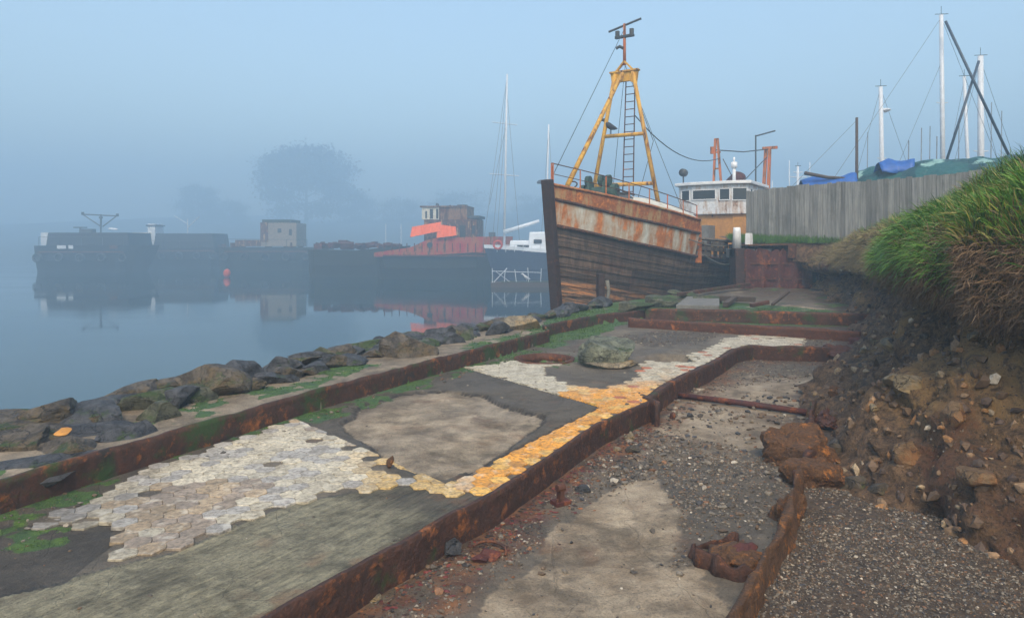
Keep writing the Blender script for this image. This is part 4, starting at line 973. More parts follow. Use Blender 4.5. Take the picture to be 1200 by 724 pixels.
# windlass and bollards on foredeck
b = MB()
b.box((-.28, 2.3, 3.1), (.12, .5, .60), taper=.6).box((.22, 2.3, 3.1), (.12, .5, .60), taper=.6).tube([(-.5, 2.3, 3.12), (.5, 2.3, 3.12)], .12, 10)
for x in (-.34, .08, .30): b.tube([(x-.06, 2.3, 3.42), (x+.06, 2.3, 3.42)], .16, 12)
for x in (-.5, .5): b.tube([(x-.07, 2.3, 3.12), (x+.07, 2.3, 3.12)], .2, 12)
b.build('windlass', 'green_machine', tr, DZ)
b = MB(); b.tube([(-.35+.17*math.cos(t), 1.25+.06*math.sin(t), 3.24+.10*math.sin(t)) for t in np.linspace(0, 6.28, 17)], .02, 5); b.build('mooring_ring', 'rust', tr, DZ)
MB().rock((.35, 3.1, 3.0), (.42, .35, .16), 71, n=3).build('winch_cover', 'dark_steel', tr, DZ)
b = MB(); r_ = random.Random(3)
for q in range(5):
    x0 = .2+.1*q; b.tube([(x0-.2, 2.0+.1*q, 3.05), (x0+.1, 2.25, 3.12+.05*(q % 2)), (x0+.35, 2.2+.12*q, 3.0), (x0+.1, 2.7, 3.04), (x0-.1, 2.3, 3.02)], .022, 5)
b.build('chain_heap', 'dark_steel', tr, DZ)
# tear in the plating: dark ragged steel behind
pr = railpts(lambda s: 2.35, .03, .62, .74, 1, 1); b = MB()
n_ = Vector((.84, -.5, 0)); p0 = Vector(pr[0])
# wheelhouse
wx, wy = .35, 12.2
def ngon(hw, y0, y1, bow=.0):
    return [(-hw, y1), (-hw, y0+.25), (-hw*.55, y0), (0, y0-bow*.25), (hw*.55, y0), (hw, y0+.25), (hw, y1)]
def house(poly, z0, z1, name, m, off=(wx, 0), bevel=.0, parent=None):
    b = MB(); b.prism([(x+off[0], y+off[1]) for x, y in poly][::-1], z0, z1); return b.build(name, m, parent or tr, DZ, bevel=bevel)
house(ngon(1.55, 12.35, 17), 1.05, 2.78, 'wheelhouse_base', 'house_orange', bevel=.03)
wh = house(ngon(1.45, 12.2, 15.3), 2.78, 4.0, 'wheelhouse', 'house_white', bevel=.03)
house(ngon(1.58, 12.05, 15.5), 4.0, 4.13, 'wheelhouse_roof', 'white_paint', bevel=.02)
def win_on(a_, b_, f0, f1, z0, z1, outn=.02):
    a_, b_ = Vector((a_[0]+wx, a_[1])), Vector((b_[0]+wx, b_[1])); d_ = (b_-a_); n_ = Vector((d_.y, -d_.x)).normalized()
    p, q = a_+d_*f0, a_+d_*f1; b = MB()
    if n_.dot(((a_+b_)/2-Vector((wx, 14)))) < 0: n_ = -n_
    m_ = (p+q)/2+n_*.002; b.box((m_.x, m_.y, (z0+z1)/2), ((q-p).length, .03, z1-z0), rz=math.atan2(d_.y, d_.x)); fo = b.build('window', 'window_dark', tr, DZ, bevel=.006)
    b = MB(); 
    for (x0_, z0_, x1_, z1_) in ((0, z0, 1, z0), (0, z1, 1, z1), (0, z0, 0, z1), (1, z0, 1, z1)):
        s_, e_ = p.lerp(q, x0_)+n_*.02, p.lerp(q, x1_)+n_*.02; b.bar((s_.x, s_.y, z0_), (e_.x, e_.y, z1_), .035)
    b.build('frame', 'white_paint', fo, DZ)
NG = ngon(1.45, 12.2, 15.3)
win_on(NG[1], NG[2], .25, .85, 3.38, 3.82); win_on(NG[2], NG[4], .02, .62, 3.4, 3.8); win_on(NG[2], NG[4], .72, .98, 3.36, 3.82); win_on(NG[4], NG[5], .1, .9, 3.34, 3.84)
for f in (.05, .28, .51, .74): win_on(NG[5], NG[6], f, f+.15, 3.36, 3.82)
for f in (.1, .4): win_on(NG[0], NG[1], f, f+.2, 3.36, 3.82)
# wheelhouse gear
b = MB()
for x in (-.10, .22): b.bar((wx+x-.2, 13.6, 4.1), (wx-.0+x*.3-.2, 13.6, 6.1), .09)
for z in (4.8, 5.5): b.bar((wx-.25, 13.6, z), (wx, 13.6, z), .06)
b.box((wx-.36, 13.6, 5.6), (.14, .14, .3)); b.build('aft_mast', 'mast_orange', tr, DZ)
MB().rock((wx+.62, 13.4, 4.34), (.48, .4, .28), 72, n=3, cuts=3, rough=.03).build('funnel_cover', 'rust_red', tr, DZ, smooth=True)
b = MB().tube([(wx+.75, 12.9, 4.1), (wx+.75, 12.9, 4.75)], .07, 8).tube([(wx+.75, 12.9, 4.72), (wx+.75, 12.9, 4.95)], .13, 10).tube([(wx+.75, 12.9, 4.9), (wx+.75, 12.9, 5.15)], .04, 6); b.build('lantern', 'white_paint', tr, DZ, smooth=True)
MB().tube([(wx-1.3, 12.6, 4.1), (wx-1.3, 12.6, 4.45)], .03, 6).tube([(wx-1.3, 12.5, 4.6), (wx-1.3, 12.72, 4.6)], .17, 12).build('searchlight', 'dark_steel', tr, DZ, smooth=True)
b = MB()
for x in (1.05, 1.32): b.bar((wx+x, 16.2, 1.2), (wx+x*.6+.62, 16.4, 5.9), .13)
b.bar((wx+1.1, 16.4, 5.9), (wx+1.75, 16.4, 5.9), .12); b.build('gallows', 'mast_orange', tr, DZ)
b = MB(); b.tube([(wx-.2, 13.6, 5.6), (wx+.6, 15, 5.62), (wx+1.4, 16.4, 5.85)], .025, 5).tube([(wx+1.3, 16.4, 5.5), (wx+.95, 13.6, 4.2)], .02, 5).tube([(wx+.1, 13.6, 5.2), (wx+.6, 13.6, 4.2)], .02, 5)
b.tube([(.3-.05*t, 4.3+9.2*t, 5.6-.4*t-2.4*t*(1-t)*(1-.1*t)) for t in np.linspace(0, 1, 14)], .018, 5).tube([(.3, 4.2, 6.4), (.55, 5.2, 4.9), (.2, 4.6, 2.8)], .012, 4)
b.tube([(0, 4.2, 8.4), (0, -.5, 3.3)], .010, 3).tube([(0, 4.2, 7.2), (1.35, 6.0, 2.4)], .010, 3).tube([(0, 4.2, 7.2), (-1.35, 6.0, 2.4)], .010, 3)
b.tube([(wx+.85, 16.2, 4.1), (wx+.85, 16.2, 6.5)], .035, 6).tube([(wx+.85, 16.2, 6.45), (wx+1.7, 16.2, 6.62)], .035, 5); b.build('rigging', 'dark_steel', tr, DZ)
MB().box((wx-1.05, 12.0, 2.1), (.55, .02, .9), rz=.1).build('laundry', 'cloth_white', tr, DZ)
MB().box((wx-.35, 11.9, 1.95), (.95, .9, .75)).build('hatch', 'grey_post', tr, DZ, bevel=.02)
MB().box((wx+1.0, 12.38, 2.0), (.5, .04, 1.3)).build('door', 'house_orange', tr, DZ, bevel=.01)
b = MB().tube(railpts(lambda s: 1.75-.25*math.sin((s-4)/4*math.pi), .12, 4.2, 8.3, 14, 1), .02, 5).tube(railpts(lambda s: 1.25-.35*math.sin((s-5)/3.3*math.pi), .14, 5.0, 8.3, 14, 1), .03, 5); b.build('mooring_rope', 'rope', tr, DZ)
MB().bar((1.4, 6, 1.9), (-.3, 9.5, 2.1), .12, .05).build('plank', 'pale_planks', tr, DZ)
# bird on the cross brace
pz = tr.matrix_basis @ Vector((-.45, 4.1, 5.06+DZ))
def birdmesh(name, loc, m, lb, s=1.0, rz=0):
    b = MB(); rings = []
    for t, r_, zz in ((-.16, .01, .10), (-.10, .04, .12), (0, .075, .16), (.08, .07, .21), (.12, .04, .27), (.15, .045, .31), (.19, .03, .32), (.25, .006, .31)):
        rings.append([(t*s, math.cos(a_)*r_*s, (zz+math.sin(a_)*r_)*s) for a_ in np.linspace(0, 2*math.pi, 9)[:-1]])
    b.loft(rings); b.tube([(0, .02*s, .1*s), (0, .02*s, 0)], .008*s, 4).tube([(0, -.02*s, .1*s), (0, -.02*s, 0)], .008*s, 4)
    o = b.build(name, m, smooth=True); o.location = loc; o.rotation_euler = (0, 0, rz); return tag(o, lb, 'bird')
birdmesh('seabird', pz, 'bird', 'dark bird perched on the yellow crossbar of the trawler mast', 1.5, 2.5)
# ================================================================ rusty block, fence
b = MB()
x0, x1, yb = 6.8, 9.2, 20.0
blk = empty('steel_block', (8.0, 20.2, .2)); tag(blk, 'rusty riveted steel wreck section wedged between hull and grassy bank', 'wreck')
b = MB(); rings = []; r_ = random.Random(21)
for i in range(25):
    x = -1.2+1.95*i/24; row = [(x, -.2-.03*math.sin(i*1.1)-.05*float(fbm(x, z_, 0, 2.5, 3)), z_) for z_ in np.linspace(-.15, 1.24+r_.uniform(-.10, .05), 9)]
    rings.append(row+[(x, 1.0, row[-1][2]), (x, 1.0, -.15)])
b.loft(rings).build('hull_section', 'rust_red', blk)
MB().box((.15, .38, 1.36), (2.5, 1.3, .05), ry=-.02).build('top_plate', 'rust_crust', blk, bevel=.02)
MB().box((.62, -.27, 1.15), (1.15, .05, .42), ry=.04, rx=-.08).build('flap_plate', 'rust_kerb', blk, bevel=.01)
MB().box((1.0, .5, .5), (.5, 1.0, 1.3)).build('dark_recess', 'fog_hull', blk)  # solid near-black box, its colour stands in for the shade of a recess
b = MB()
for q in range(5): b.box((-1.15+q*.48, -.215, .55), (.035, .03, 1.2))
for q in range(2): b.box((-.22, -.215, .35+.45*q), (1.95, .035, .04))
b.build('rib', 'rust', blk)
MB().box((-1.3, .1, .5), (.3, .6, 1.5)).build('end_post', 'rust_stem', blk, bevel=.02)
for q, (dx, hh_, lb) in enumerate([(0, .62, 'rounded white plastic bollard by the fence end, the taller one'), (.36, .4, 'short square white post beside the taller white bollard')]):
    o = MB().tube([(0, 0, 0), (0, 0, hh_*.8), (0, 0, hh_)], .13 if q == 0 else .12, 12 if q == 0 else 4, .10).build('bollard', 'white_paint', smooth=(q == 0)); o.location = (6.72+dx, 20.4, 1.45 if q == 0 else 1.5); tag(o, lb, 'bollard')
tag(MB().box((7.1, 20.5, 1.3), (1.1, .8, .28)).build('concrete_plinth', 'grey_post', bevel=.02), 'pale concrete ledge under the white bollards', 'ledge')
k = NT('fence_wood'); t = k.attr('tint'); st = k.noise(1, 7, .7, vec=k.mapp(k.co(), (22, 22, 1.4))); a = k.noise(1.3, 5, .7)
col = k.mix(1.0, t, k.ramp(st, (.3, .45), (.7, 1.15)), 'MULTIPLY'); col = k.mix(k.ramp(a, (.5, 0), (.7, .5)), col, (.09, .09, .07)); M['fence_wood'] = k.fin(col, .9, k.bump(st, .5, .01))
fe = empty('timber_fence', (7.6, 22, 1.7)); tag(fe, 'weathered grey vertical board fence above the grassy bank', 'fence')
A_, B_ = Vector((7.55, 22.0)), Vector((11.9, 13.0)); Lf = (B_-A_).length; d_ = (B_-A_).normalized(); b = MB(); tint = []; s = 0; r_ = random.Random(6)
an = math.atan2(d_.y, d_.x)
while s < Lf:
    w_ = r_.uniform(.13, .17); p = A_+d_*(s+w_/2); top = 3.27+r_.uniform(-.025, .02)+.03*math.sin(s*.8)
    b.box((p.x-7.6, p.y-22, (top+1.45)/2-1.7), (w_-.012, .025, top-1.45), rz=an, rx=0); g_ = r_.choice([.72, .85, .92, 1.0, 1.08, 1.16]); tint += [(.33*g_, .315*g_, .28*g_)]*8; s += w_
b.build('board', 'fence_wood', fe, col=np.array(tint))
b = MB()
for z in (1.85, 3.0): b.bar((A_.x+.05-7.6, A_.y+.03-22, z-1.7), (B_.x+.05-7.6, B_.y+.03-22, z-1.7), .05, .09)
b.build('rail', 'dark_wood', fe)
for q in range(5):
    p = A_+d_*(Lf*(q+.02)/4.5)+Vector((d_.y, -d_.x))*-.0; MB().box((p.x+.09-7.6, p.y+.05-22, .6), (.1, .1, 1.7), rz=an).build('post', 'fence_wood' if False else 'dark_wood', fe)
# ledge of turf before the fence
V = []; n1_, n2_ = 50, 24
for i in range(n1_):
    for j in range(n2_):
        x = 6.9+5*i/(n1_-1); y = 20.9+1.9*j/(n2_-1)-(x-7.6)*1.5*(1 if x > 7.6 else 0); V.append((x, y, 1.55+.3*j/(n2_-1)+.05*float(fbm(x, y, 0, 1.5, 3))-(0.5 if j == 0 else 0)))
tag(MB().loft([[V[i*n2_+j] for j in range(n2_)] for i in range(n1_)], False, False).build('terrain', 'earth', smooth=True), kind='structure')
# ground behind the fence and hump
tag(MB().box((24, 42, -.4), (30, 44, 3.6)).build('terrain', 'earth'), kind='structure')
n = 9000; bx = RNG.uniform(6.9, 9.6, n); by = 20.9+RNG.uniform(0, 1.1, n)-np.maximum(bx-7.6, 0)*1.5; bz = 1.60+.3*(by+np.maximum(bx-7.6, 0)*1.5-20.9)/1.9
u = RNG.random(n)[:, None]; blades('grass', np.stack([bx, by, bz], 1), np.array([0, 0, 1.0])+RNG.normal(size=(n, 3))*.4, RNG.uniform(.1, .25, n), RNG.uniform(.012, .02, n), np.array([.035, .12, .012])*(1-u)+np.array([.10, .20, .015])*u, np.array([0, 0, -.3]))
# ================================================================ covered boats and masts behind the fence
def cover(pts, w_, z0, zs, m, name, lb):
    "tarpaulin draped along a ridge: pts plan polyline, zs ridge heights"
    P = resample(pts, .12); rings = []
    for i, p in enumerate(P):
        t = i/(len(P)-1); z = float(np.interp(t*(len(zs)-1), range(len(zs)), zs)); dd = (P[min(i+1, len(P)-1)]-P[max(i-1, 0)]).normalized(); n_ = Vector((dd.y, -dd.x)); row = []
        for q in range(13):
            a_ = q/12*2-1; fold = .16*float(fbm(i*.35, a_*3, 2, 1, 4)); h = z-(z-z0)*abs(a_)**1.6; off = n_*(w_*a_*(1+fold)); row.append((p.x+off.x, p.y+off.y, h+.11*float(fbm(i*.3, a_*3, 7, 1, 5))))
        rings.append(row)
    o = MB().loft(rings, False, False).build(name, m, smooth=True, thick=.02); return tag(o, lb, 'tarpaulin')
k = NT('tarp_green'); a = k.noise(.7, 5, .6); c1 = k.noise(1, 4, .6, vec=k.mapp(k.co(), (1.2, 1.2, .5)))
col = k.mix(k.ramp(c1, (.45, 0), (.5, 1), interp='LINEAR'), (.006, .05, .055), (.012, .09, .085)); col = k.mix(k.ramp(a, (.60, 0), (.63, 1)), col, (.25, .42, .38)); M['tarp_green'] = k.fin(col, .5, k.bump(k.noise(3, 6, .65, dist=1.0), 1.0, .12))
plain('tarp_blue', (.015, .10, .38), .5, var=.3)
def YX(px, Y): return ((px-600)*Y/FP, Y)
cover([YX(972, 26.5), YX(1000, 26), YX(1060, 24.5), YX(1120, 23.2), YX(1190, 22), YX(1300, 20)], 1.6, 3.3, [3.6, 4.42, 4.4, 4.55, 4.42, 4.45, 4.4, 4.3], 'tarp_green', 'tarpaulin', 'torn green tarpaulin draped over a laid up boat behind the fence')
cover([YX(938, 25.5), YX(970, 25.3), YX(1003, 25)], .8, 3.2, [4.0, 4.05, 4.1, 4.15], 'tarp_blue', 'tarpaulin', 'low bright blue tarpaulin at the left end of the green one')
cover([YX(1028, 24.4), YX(1050, 24.3), YX(1072, 24)], .45, 4.1, [4.5, 4.58, 4.52, 4.62], 'tarp_blue', 'tarpaulin', 'blue sheet tied over the ridge of the green tarpaulin')
tag(MB().tube([P3(943, 203, 25), P3(970, 208, 25), P3(1003, 210, 25)], .07, 8, .05).build('timber_spar', 'dark_wood', smooth=True), 'tapered wooden spar lying on top of the blue tarpaulin', 'spar')
def mastobj(pxb, pxt, pyt, Y, r_, m, lb, z0=1.4, spread=(), stays=(), gear=True, name='mast'):
    b0 = Vector(((pxb-600)*Y/FP, Y, z0)); t0 = P3(pxt, pyt, Y); e = empty(name, b0); tag(e, lb, 'mast'); q = t0-b0
    MB().tube([(0, 0, 0), q], r_, 8, r_*.75).build('pole', m, e, smooth=True)
    for f, w_ in spread: c_ = q*f; MB().tube([c_+Vector((-w_, 0, .05)), c_, c_+Vector((w_, 0, .05))], .02*Y/25, 5).build('spreader', m, e)
    if gear: MB().tube([q, q+Vector((0, 0, .35))], .01*Y/25, 4).tube([q+Vector((-.25, 0, .03)), q+Vector((.28, 0, .05))], .012*Y/25, 4).build('masthead_fitting', 'dark_steel', e)
    for dx, f in stays: MB().tube([q*f, Vector((dx, 0, 0))], .008*Y/25, 3).build('stay', 'stay_wire', e)
    return e
plain('stay_wire', (.16, .18, .2), .5)
mastobj(1106, 1103, 18, 27, .10, 'mast_white', 'tallest white yacht mast on the right, crossed at its top by a dark spar', stays=((-6.2, .99), (-3.2, .8), (3.5, .99)), spread=((.62, .22),))
mastobj(1150, 1149, 66, 28, .14, 'mast_white', 'thick white mast right of the two crossed dark spars', stays=((2.6, .98), (1.6, .8), (-2, .98)), spread=((.5, .3),))
mastobj(1138, 1130, 90, 34, .10, 'mast_white', 'thinner faded white mast between the thick and the tallest masts', stays=((-2, .98),))
mastobj(1035, 1032, 102, 32, .12, 'mast_white', 'white mast with a radar bracket over the tarpaulin ridge', stays=((-2.2, .99), (2.5, .99)), spread=((.55, .2),))
tag(MB().rock(P3(1038, 130, 32), (.28, .2, .12), 5, n=2).build('radar_dome', 'mast_white', smooth=True), 'small pale radar dome on the mast above the tarpaulin', 'radar')
mastobj(1004, 1004, 138, 25, .065, 'dark_wood', 'dark weathered wooden mast standing left of all the white yacht masts', stays=((-4.6, .98),), gear=False)
for (xa, ya, xb, yb_, lb) in [(1108, 25, 1182, 182, 'long dark spar slanting down to the right across the masts'), (1147, 72, 1108, 192, 'shorter dark spar slanting down to the left')]:
    o = MB().tube([P3(xa, ya, 26.5), P3(xb, yb_, 26.0)], .05, 8).build('spar', 'dark_blue', smooth=True); tag(o, lb, 'spar')
e = mastobj(935, 935, 195, 60, .14, 'mast_white', 'small faint radar mast with two arms seen above the fence end', spread=((.86, .75), (.72, .6), (.92, .4)), gear=True)
for (px, pyt) in [(905, 212), (949, 190), (925, 188)]: mastobj(px, px, pyt, 62, .05, 'mast_white', {905: 'short thin pole above the left part of the fence', 949: 'thin whip aerial right of the faint radar mast', 925: 'thin whip aerial left of the faint radar mast'}[px], gear=False, name='aerial')
for (px, pyt, Y) in [(878+185, 165, 30), (1078, 150, 33), (1088, 148, 36), (1096, 160, 31), (1122, 140, 35), (1160, 120, 36), (1172, 130, 38), (1015, 155, 38)]:
    mastobj(px, px+2, pyt, Y, .03, 'stay_wire', 'thin distant yacht aerial among the masts behind the tarpaulin', gear=False, name='aerial')['group'] = 'thin aerials among the yacht masts'
# ================================================================ far boats
def hull(name, parent, m, L, W_, zt0, ztm, zt1, bowf=.25, sternf=.1, flare=.15, zb=-.6, n=24, bowround=1.0, rake=.6, band=None):
    "x along: bow at +L/2"
    def sec(u, z_lo, z_hi, off=0):
        x = -L/2+L*u
        wb = 1.0
        if u > 1-bowf: t = (u-(1-bowf))/bowf; wb = max(.03, 1-t**(2*bowround))
        if u < sternf: t = 1-u/sternf; wb *= 1-.35*t*t
        return x, W_/2*wb
    def zt(u): return float(np.interp(u, [0, .45, 1], [zt0, ztm, zt1]))
    rows = []
    for i in range(n+1):
        u = i/n; x, hb = sec(u, 0, 0); z1 = zt(u); xo = rake*max(0, (u-.8)/.2)
        r = [(x+xo, -hb, z1), (x+xo*.4, -hb*(1-flare*.4), z1*.45), (x, -hb*(1-flare), 0), (x-.2, -hb*.6, zb), (x-.2, hb*.6, zb), (x, hb*(1-flare), 0), (x+xo*.4, hb*(1-flare*.4), z1*.45), (x+xo, hb, z1)]
        rows.append(r)
    b = MB().loft(rows, True, True); b.build(name, m, parent, smooth=False)
    return zt
def wins(parent, lst, face='y', m='window_dark'):
    for (x, y, z, w_, h_) in lst:
        MB().box((x, y, z), (w_, .05, h_) if face == 'y' else (.05, w_, h_)).build('window', m, parent)
# red tug: long low hull, right end raised and rounded toward us
Y = 56.0
def U(px, Y=56.0): return (px-600)*Y/FP
def Zp(py, Y=56.0): return CAMH+(HZ-py)*Y/FP
tug = empty('red_tug', (U(514), Y+2.4, WQ), math.radians(-8)); tag(tug, 'derelict red tug with orange tarpaulin below its rusty wheelhouse', 'boat')
def lz(py): return Zp(py)-WQ
L_ = U(588)-U(440)
hull('lower_hull', tug, 'tug_dark', L_, 5.4, lz(300), lz(299), lz(294), .2, .1, .3, rake=.8)
b = MB(); rows = []
for i in range(29):
    u = i/28; x = -L_/2+L_*u+.1; wb = 2.72
    if u > .8: wb *= max(.05, 1-((u-.8)/.2)**2.2)
    x += .8*max(0, (u-.8)/.2)
    z0 = float(np.interp(u, [0, .45, 1], [lz(300), lz(299), lz(294)])); z1 = float(np.interp(u, [0, .3, .42, .5, 1], [lz(296), lz(290), lz(282), lz(279), lz(277)]))
    rows.append([(x, -wb, z0), (x+.05, -wb-.06, z1), (x+.05, -wb+.04, z1), (x, -wb+.08, z0-.1), (x, wb-.08, z0-.1), (x+.05, wb-.04, z1), (x+.05, wb+.06, z1), (x, wb, z0)])
b.loft(rows, True, True).build('bulwark', 'tug_red', tug)
b = MB()
for u in np.linspace(.1, .96, 15): x = -L_/2+L_*u; b.box((x, -2.76, lz(290)), (.06, .08, .7))
b.box((0, -2.76, lz(299.5)), (L_*.82, .12, .12)); b.build('rubbing_strake', 'rust_red', tug)
MB().tube([(U(510)-U(514), -2.9, lz(287)), (U(510)-U(514), -2.7, lz(287))], .22, 12).build('porthole', 'window_dark', tug)
hx = lambda px: U(px)-U(514)
MB().box(((hx(498)+hx(556))/2, .1, (lz(285)+lz(257))/2), (hx(556)-hx(498), 3.4, lz(257)-lz(285))).build('deckhouse', 'tug_house', tug, bevel=.04)
MB().box(((hx(562)+hx(549))/2, -.1, (lz(280)+lz(256))/2), (hx(562)-hx(549), 2.6, lz(256)-lz(280))).build('engine_casing', 'tug_house', tug, bevel=.04)
MB().box(((hx(564)+hx(552))/2, -.1, lz(254)), (hx(565)-hx(552), 2.8, .22)).build('casing_top', 'dark_steel', tug)
MB().box(((hx(495)+hx(516))/2, 0, (lz(257)+lz(242))/2), (hx(516)-hx(495), 3.0, lz(242)-lz(257))).build('wheelhouse', 'cream_paint', tug, bevel=.03)
MB().box(((hx(516)+hx(550))/2, 0, (lz(257)+lz(241))/2), (hx(550)-hx(516), 3.0, lz(241)-lz(257))).build('rear_cabin', 'rust_cabin', tug, bevel=.03)
MB().box(((hx(493)+hx(550))/2, 0, lz(241.4)), (hx(550)-hx(493), 3.2, .12)).build('roof', 'rust_cabin', tug)
wins(tug, [(hx(500.5), -1.52, lz(251), .14, .6), (hx(507), -1.52, lz(250), .26, .8), (hx(514), -1.52, lz(250), .18, .8)])
wins(tug, [(hx(545), -1.62, lz(271), .5, 1.0), (hx(557), -1.42, lz(269), .35, .7)], m='window_dark')
b = MB(); o_ = [(487, 266, 522, 260, 522, 271, 487, 278), (519, 263, 540, 266, 542, 276, 519, 279)]
for q, (xa, ya, xb, yb_, xc, yc, xd, yd) in enumerate(o_):
    rows = []
    for i in range(7):
        t = i/6; rows.append([(hx(xa+(xb-xa)*t), -2.5-.08*q-.08*math.sin(i*2.1), lz(ya+(yb_-ya)*t)), (hx(xd+(xc-xd)*t), -2.95-.08*q-.08*math.sin(i*1.7+1), lz(yd+(yc-yd)*t))])
    MB().loft(rows, False, False).build('tarpaulin', 'orange_tarp', tug, thick=.03)
b = MB().tube([(hx(568), -1, lz(278)), (hx(568), -1, lz(258))], .04, 5).box((hx(579), -1, lz(275)), (.5, .4, .4)).box((hx(560), 0, lz(238.8)), (.01, .01, .01)); b.build('deck_gear', 'dark_steel', tug)
MB().rock((hx(509), 0, lz(238)), (.18, .15, .2), 3, n=2).rock((hx(524), 0, lz(239.5)), (.12, .1, .12), 4, n=2).box((hx(540), 0, lz(239.8)), (.8, .5, .2)).build('roof_clutter', 'dark_steel', tug)
# low wreck and mud bank to the left of the tug
e = empty('wrecked_barge', (U(420, 62), 62, WQ), .05); tag(e, 'low collapsed red brown barge with debris, just left of the red tug', 'boat')
def lz2(py, Y): return Zp(py, Y)-WQ
hull('hull', e, 'tug_dark', U(478, 62)-U(372, 62), 5, lz2(292, 62), lz2(294, 62), lz2(288, 62), .12, .1, .3)
b = MB(); r_ = random.Random(9)
for q in range(40): b.box((r_.uniform(-3.6, 3.8), r_.uniform(-2, 1.5), lz2(288, 62)+r_.uniform(-.1, .2)), (r_.uniform(.2, 1.2), r_.uniform(.2, .8), r_.uniform(.1, .5)), r_.uniform(0, 3), r_.uniform(-.3, .3))
b.build('debris', 'rust_red', e)
# ketch
Yk = 52.0; k0 = empty('ketch', (U(645, Yk), Yk, WQ), math.radians(174)); tag(k0, 'white decked dark blue ketch moored between the red tug and the trawler bow', 'yacht')
kz = lambda py: lz2(py, Yk); kx = lambda px: -(U(px, Yk)-U(645, Yk))
hull('hull', k0, 'navy', 8.4, 3.2, kz(294), kz(296), kz(290), .45, .1, .2, rake=.9)
b = MB(); rows = []
for i in range(25):
    u = i/24; x = -4.2+8.4*u; wb = 1.62
    if u > .55: wb *= max(.04, 1-((u-.55)/.45)**2)
    x += .9*max(0, (u-.8)/.2); z = float(np.interp(u, [0, .45, 1], [kz(294), kz(296), kz(290)])); rows.append([(x, -wb, z-.05), (x, -wb, z+.22), (x, wb, z+.22), (x, wb, z-.05)])
b.loft(rows).build('deck_rim', 'white_boat', k0)
MB().box((2.0, 0, kz(288)), (2.2, 1.9, .8), taper=.9).build('coachroof', 'white_boat', k0, bevel=.08)
MB().box((.9, 0, kz(282)), (1.5, 2.0, 1.3), taper=.85).build('deckhouse', 'white_boat', k0, bevel=.08)
MB().box((-1.9, 0, kz(285)), (1.8, 1.9, .9)).build('aft_cabin', 'white_boat', k0, bevel=.06)
wins(k0, [(-.2, 1.22, kz(281), .6, .5), (.9, 1.0, kz(283), .6, .3), (2.0, .95, kz(288.5), .9, .22)])
MB().box((-.3, .8, kz(281)), (1.1, .8, .9)).build('helm_shelter', 'dark_wood', k0)
MB().tube([(kx(590), 0, .9), (kx(594), 0, lz2(86, Yk))], .10, 8, .07).build('main_mast', 'mast_white', k0, smooth=True)
MB().tube([(kx(639), 0, .9), (kx(643), 0, lz2(146, Yk))], .08, 8, .06).build('mizzen_mast', 'mast_white', k0, smooth=True)
MB().tube([(kx(590), 0, kz(272)), (kx(632), 0, kz(259))], .17, 8, .12).build('furled_sail', 'white_boat', k0, smooth=True)
b = MB()
for (xa, ya, xb, yb_) in [(594, 88, 577, 288), (594, 88, 566, 290), (594, 110, 610, 290), (594, 140, 574, 240), (643, 148, 652, 290), (643, 150, 634, 290), (592, 140, 582, 290)]: b.tube([(kx(xa), .0, kz(ya)), (kx(xb), .5, kz(yb_))], .018, 3)
b.build('stay', 'stay_wire', k0)
b = MB().tube([(kx(576), 0, kz(142)), (kx(606), 0, kz(146))], .035, 4).tube([(kx(573), 0, kz(203)), (kx(608), 0, kz(206))], .035, 4); b.build('spreader', 'mast_white', k0)
MB().rock((kx(634), .2, kz(214)), (.35, .3, .2), 8, n=2).build('radar', 'dark_steel', k0)
b = MB()
for px in range(585, 656, 10): b.tube([(kx(px), 1.5, kz(295)), (kx(px), 1.5, kz(287))], .025, 4)
b.tube([(kx(585), 1.5, kz(287)), (kx(655), 1.5, kz(287))], .02, 4); b.build('guard_rail', 'mast_white', k0)
for px in (586, 648): MB().tube([(kx(px)+.3*math.cos(t), 1.6, kz(287)+.3*math.sin(t)) for t in np.linspace(0, 6.28, 15)], .09, 6).build('lifebuoy', 'red_paint', k0, smooth=True)
po = empty('pontoon', (U(613, 47), 47, WQ)); tag(po, 'weedy floating pontoon with railings in front of the ketch', 'pontoon')
MB().box((0, 0, .1), (4.4, 1.6, .45)).build('float', 'dark_wood', po); MB().box((.2, 0, .35), (3.4, 1.3, .06)).build('weed', 'far_green', po)
b = MB(); r_ = random.Random(12)
for q in range(5): x = -2.1+q*.82; b.tube([(x, -.6, .3), (x+r_.uniform(-.12, .12), -.6, .3+r_.uniform(.8, 1.1))], .025, 4)
b.tube([(-2.0, -.5, .35), (-1.1, -.6, 1.3)], .03, 4).tube([(-1.9, -.5, 1.1), (-.9, -.4, .35)], .02, 4)
b.tube([(-2.1, -.6, 1.1), (1.2, -.6, 1.0)], .02, 4)
b.build('railing', 'mast_white', po)
birdmesh('seagull', (U(617, 47), 46.9, WQ+.38), 'gull', 'white seabird standing on a stump of the weedy pontoon', 1.6, 3.1)
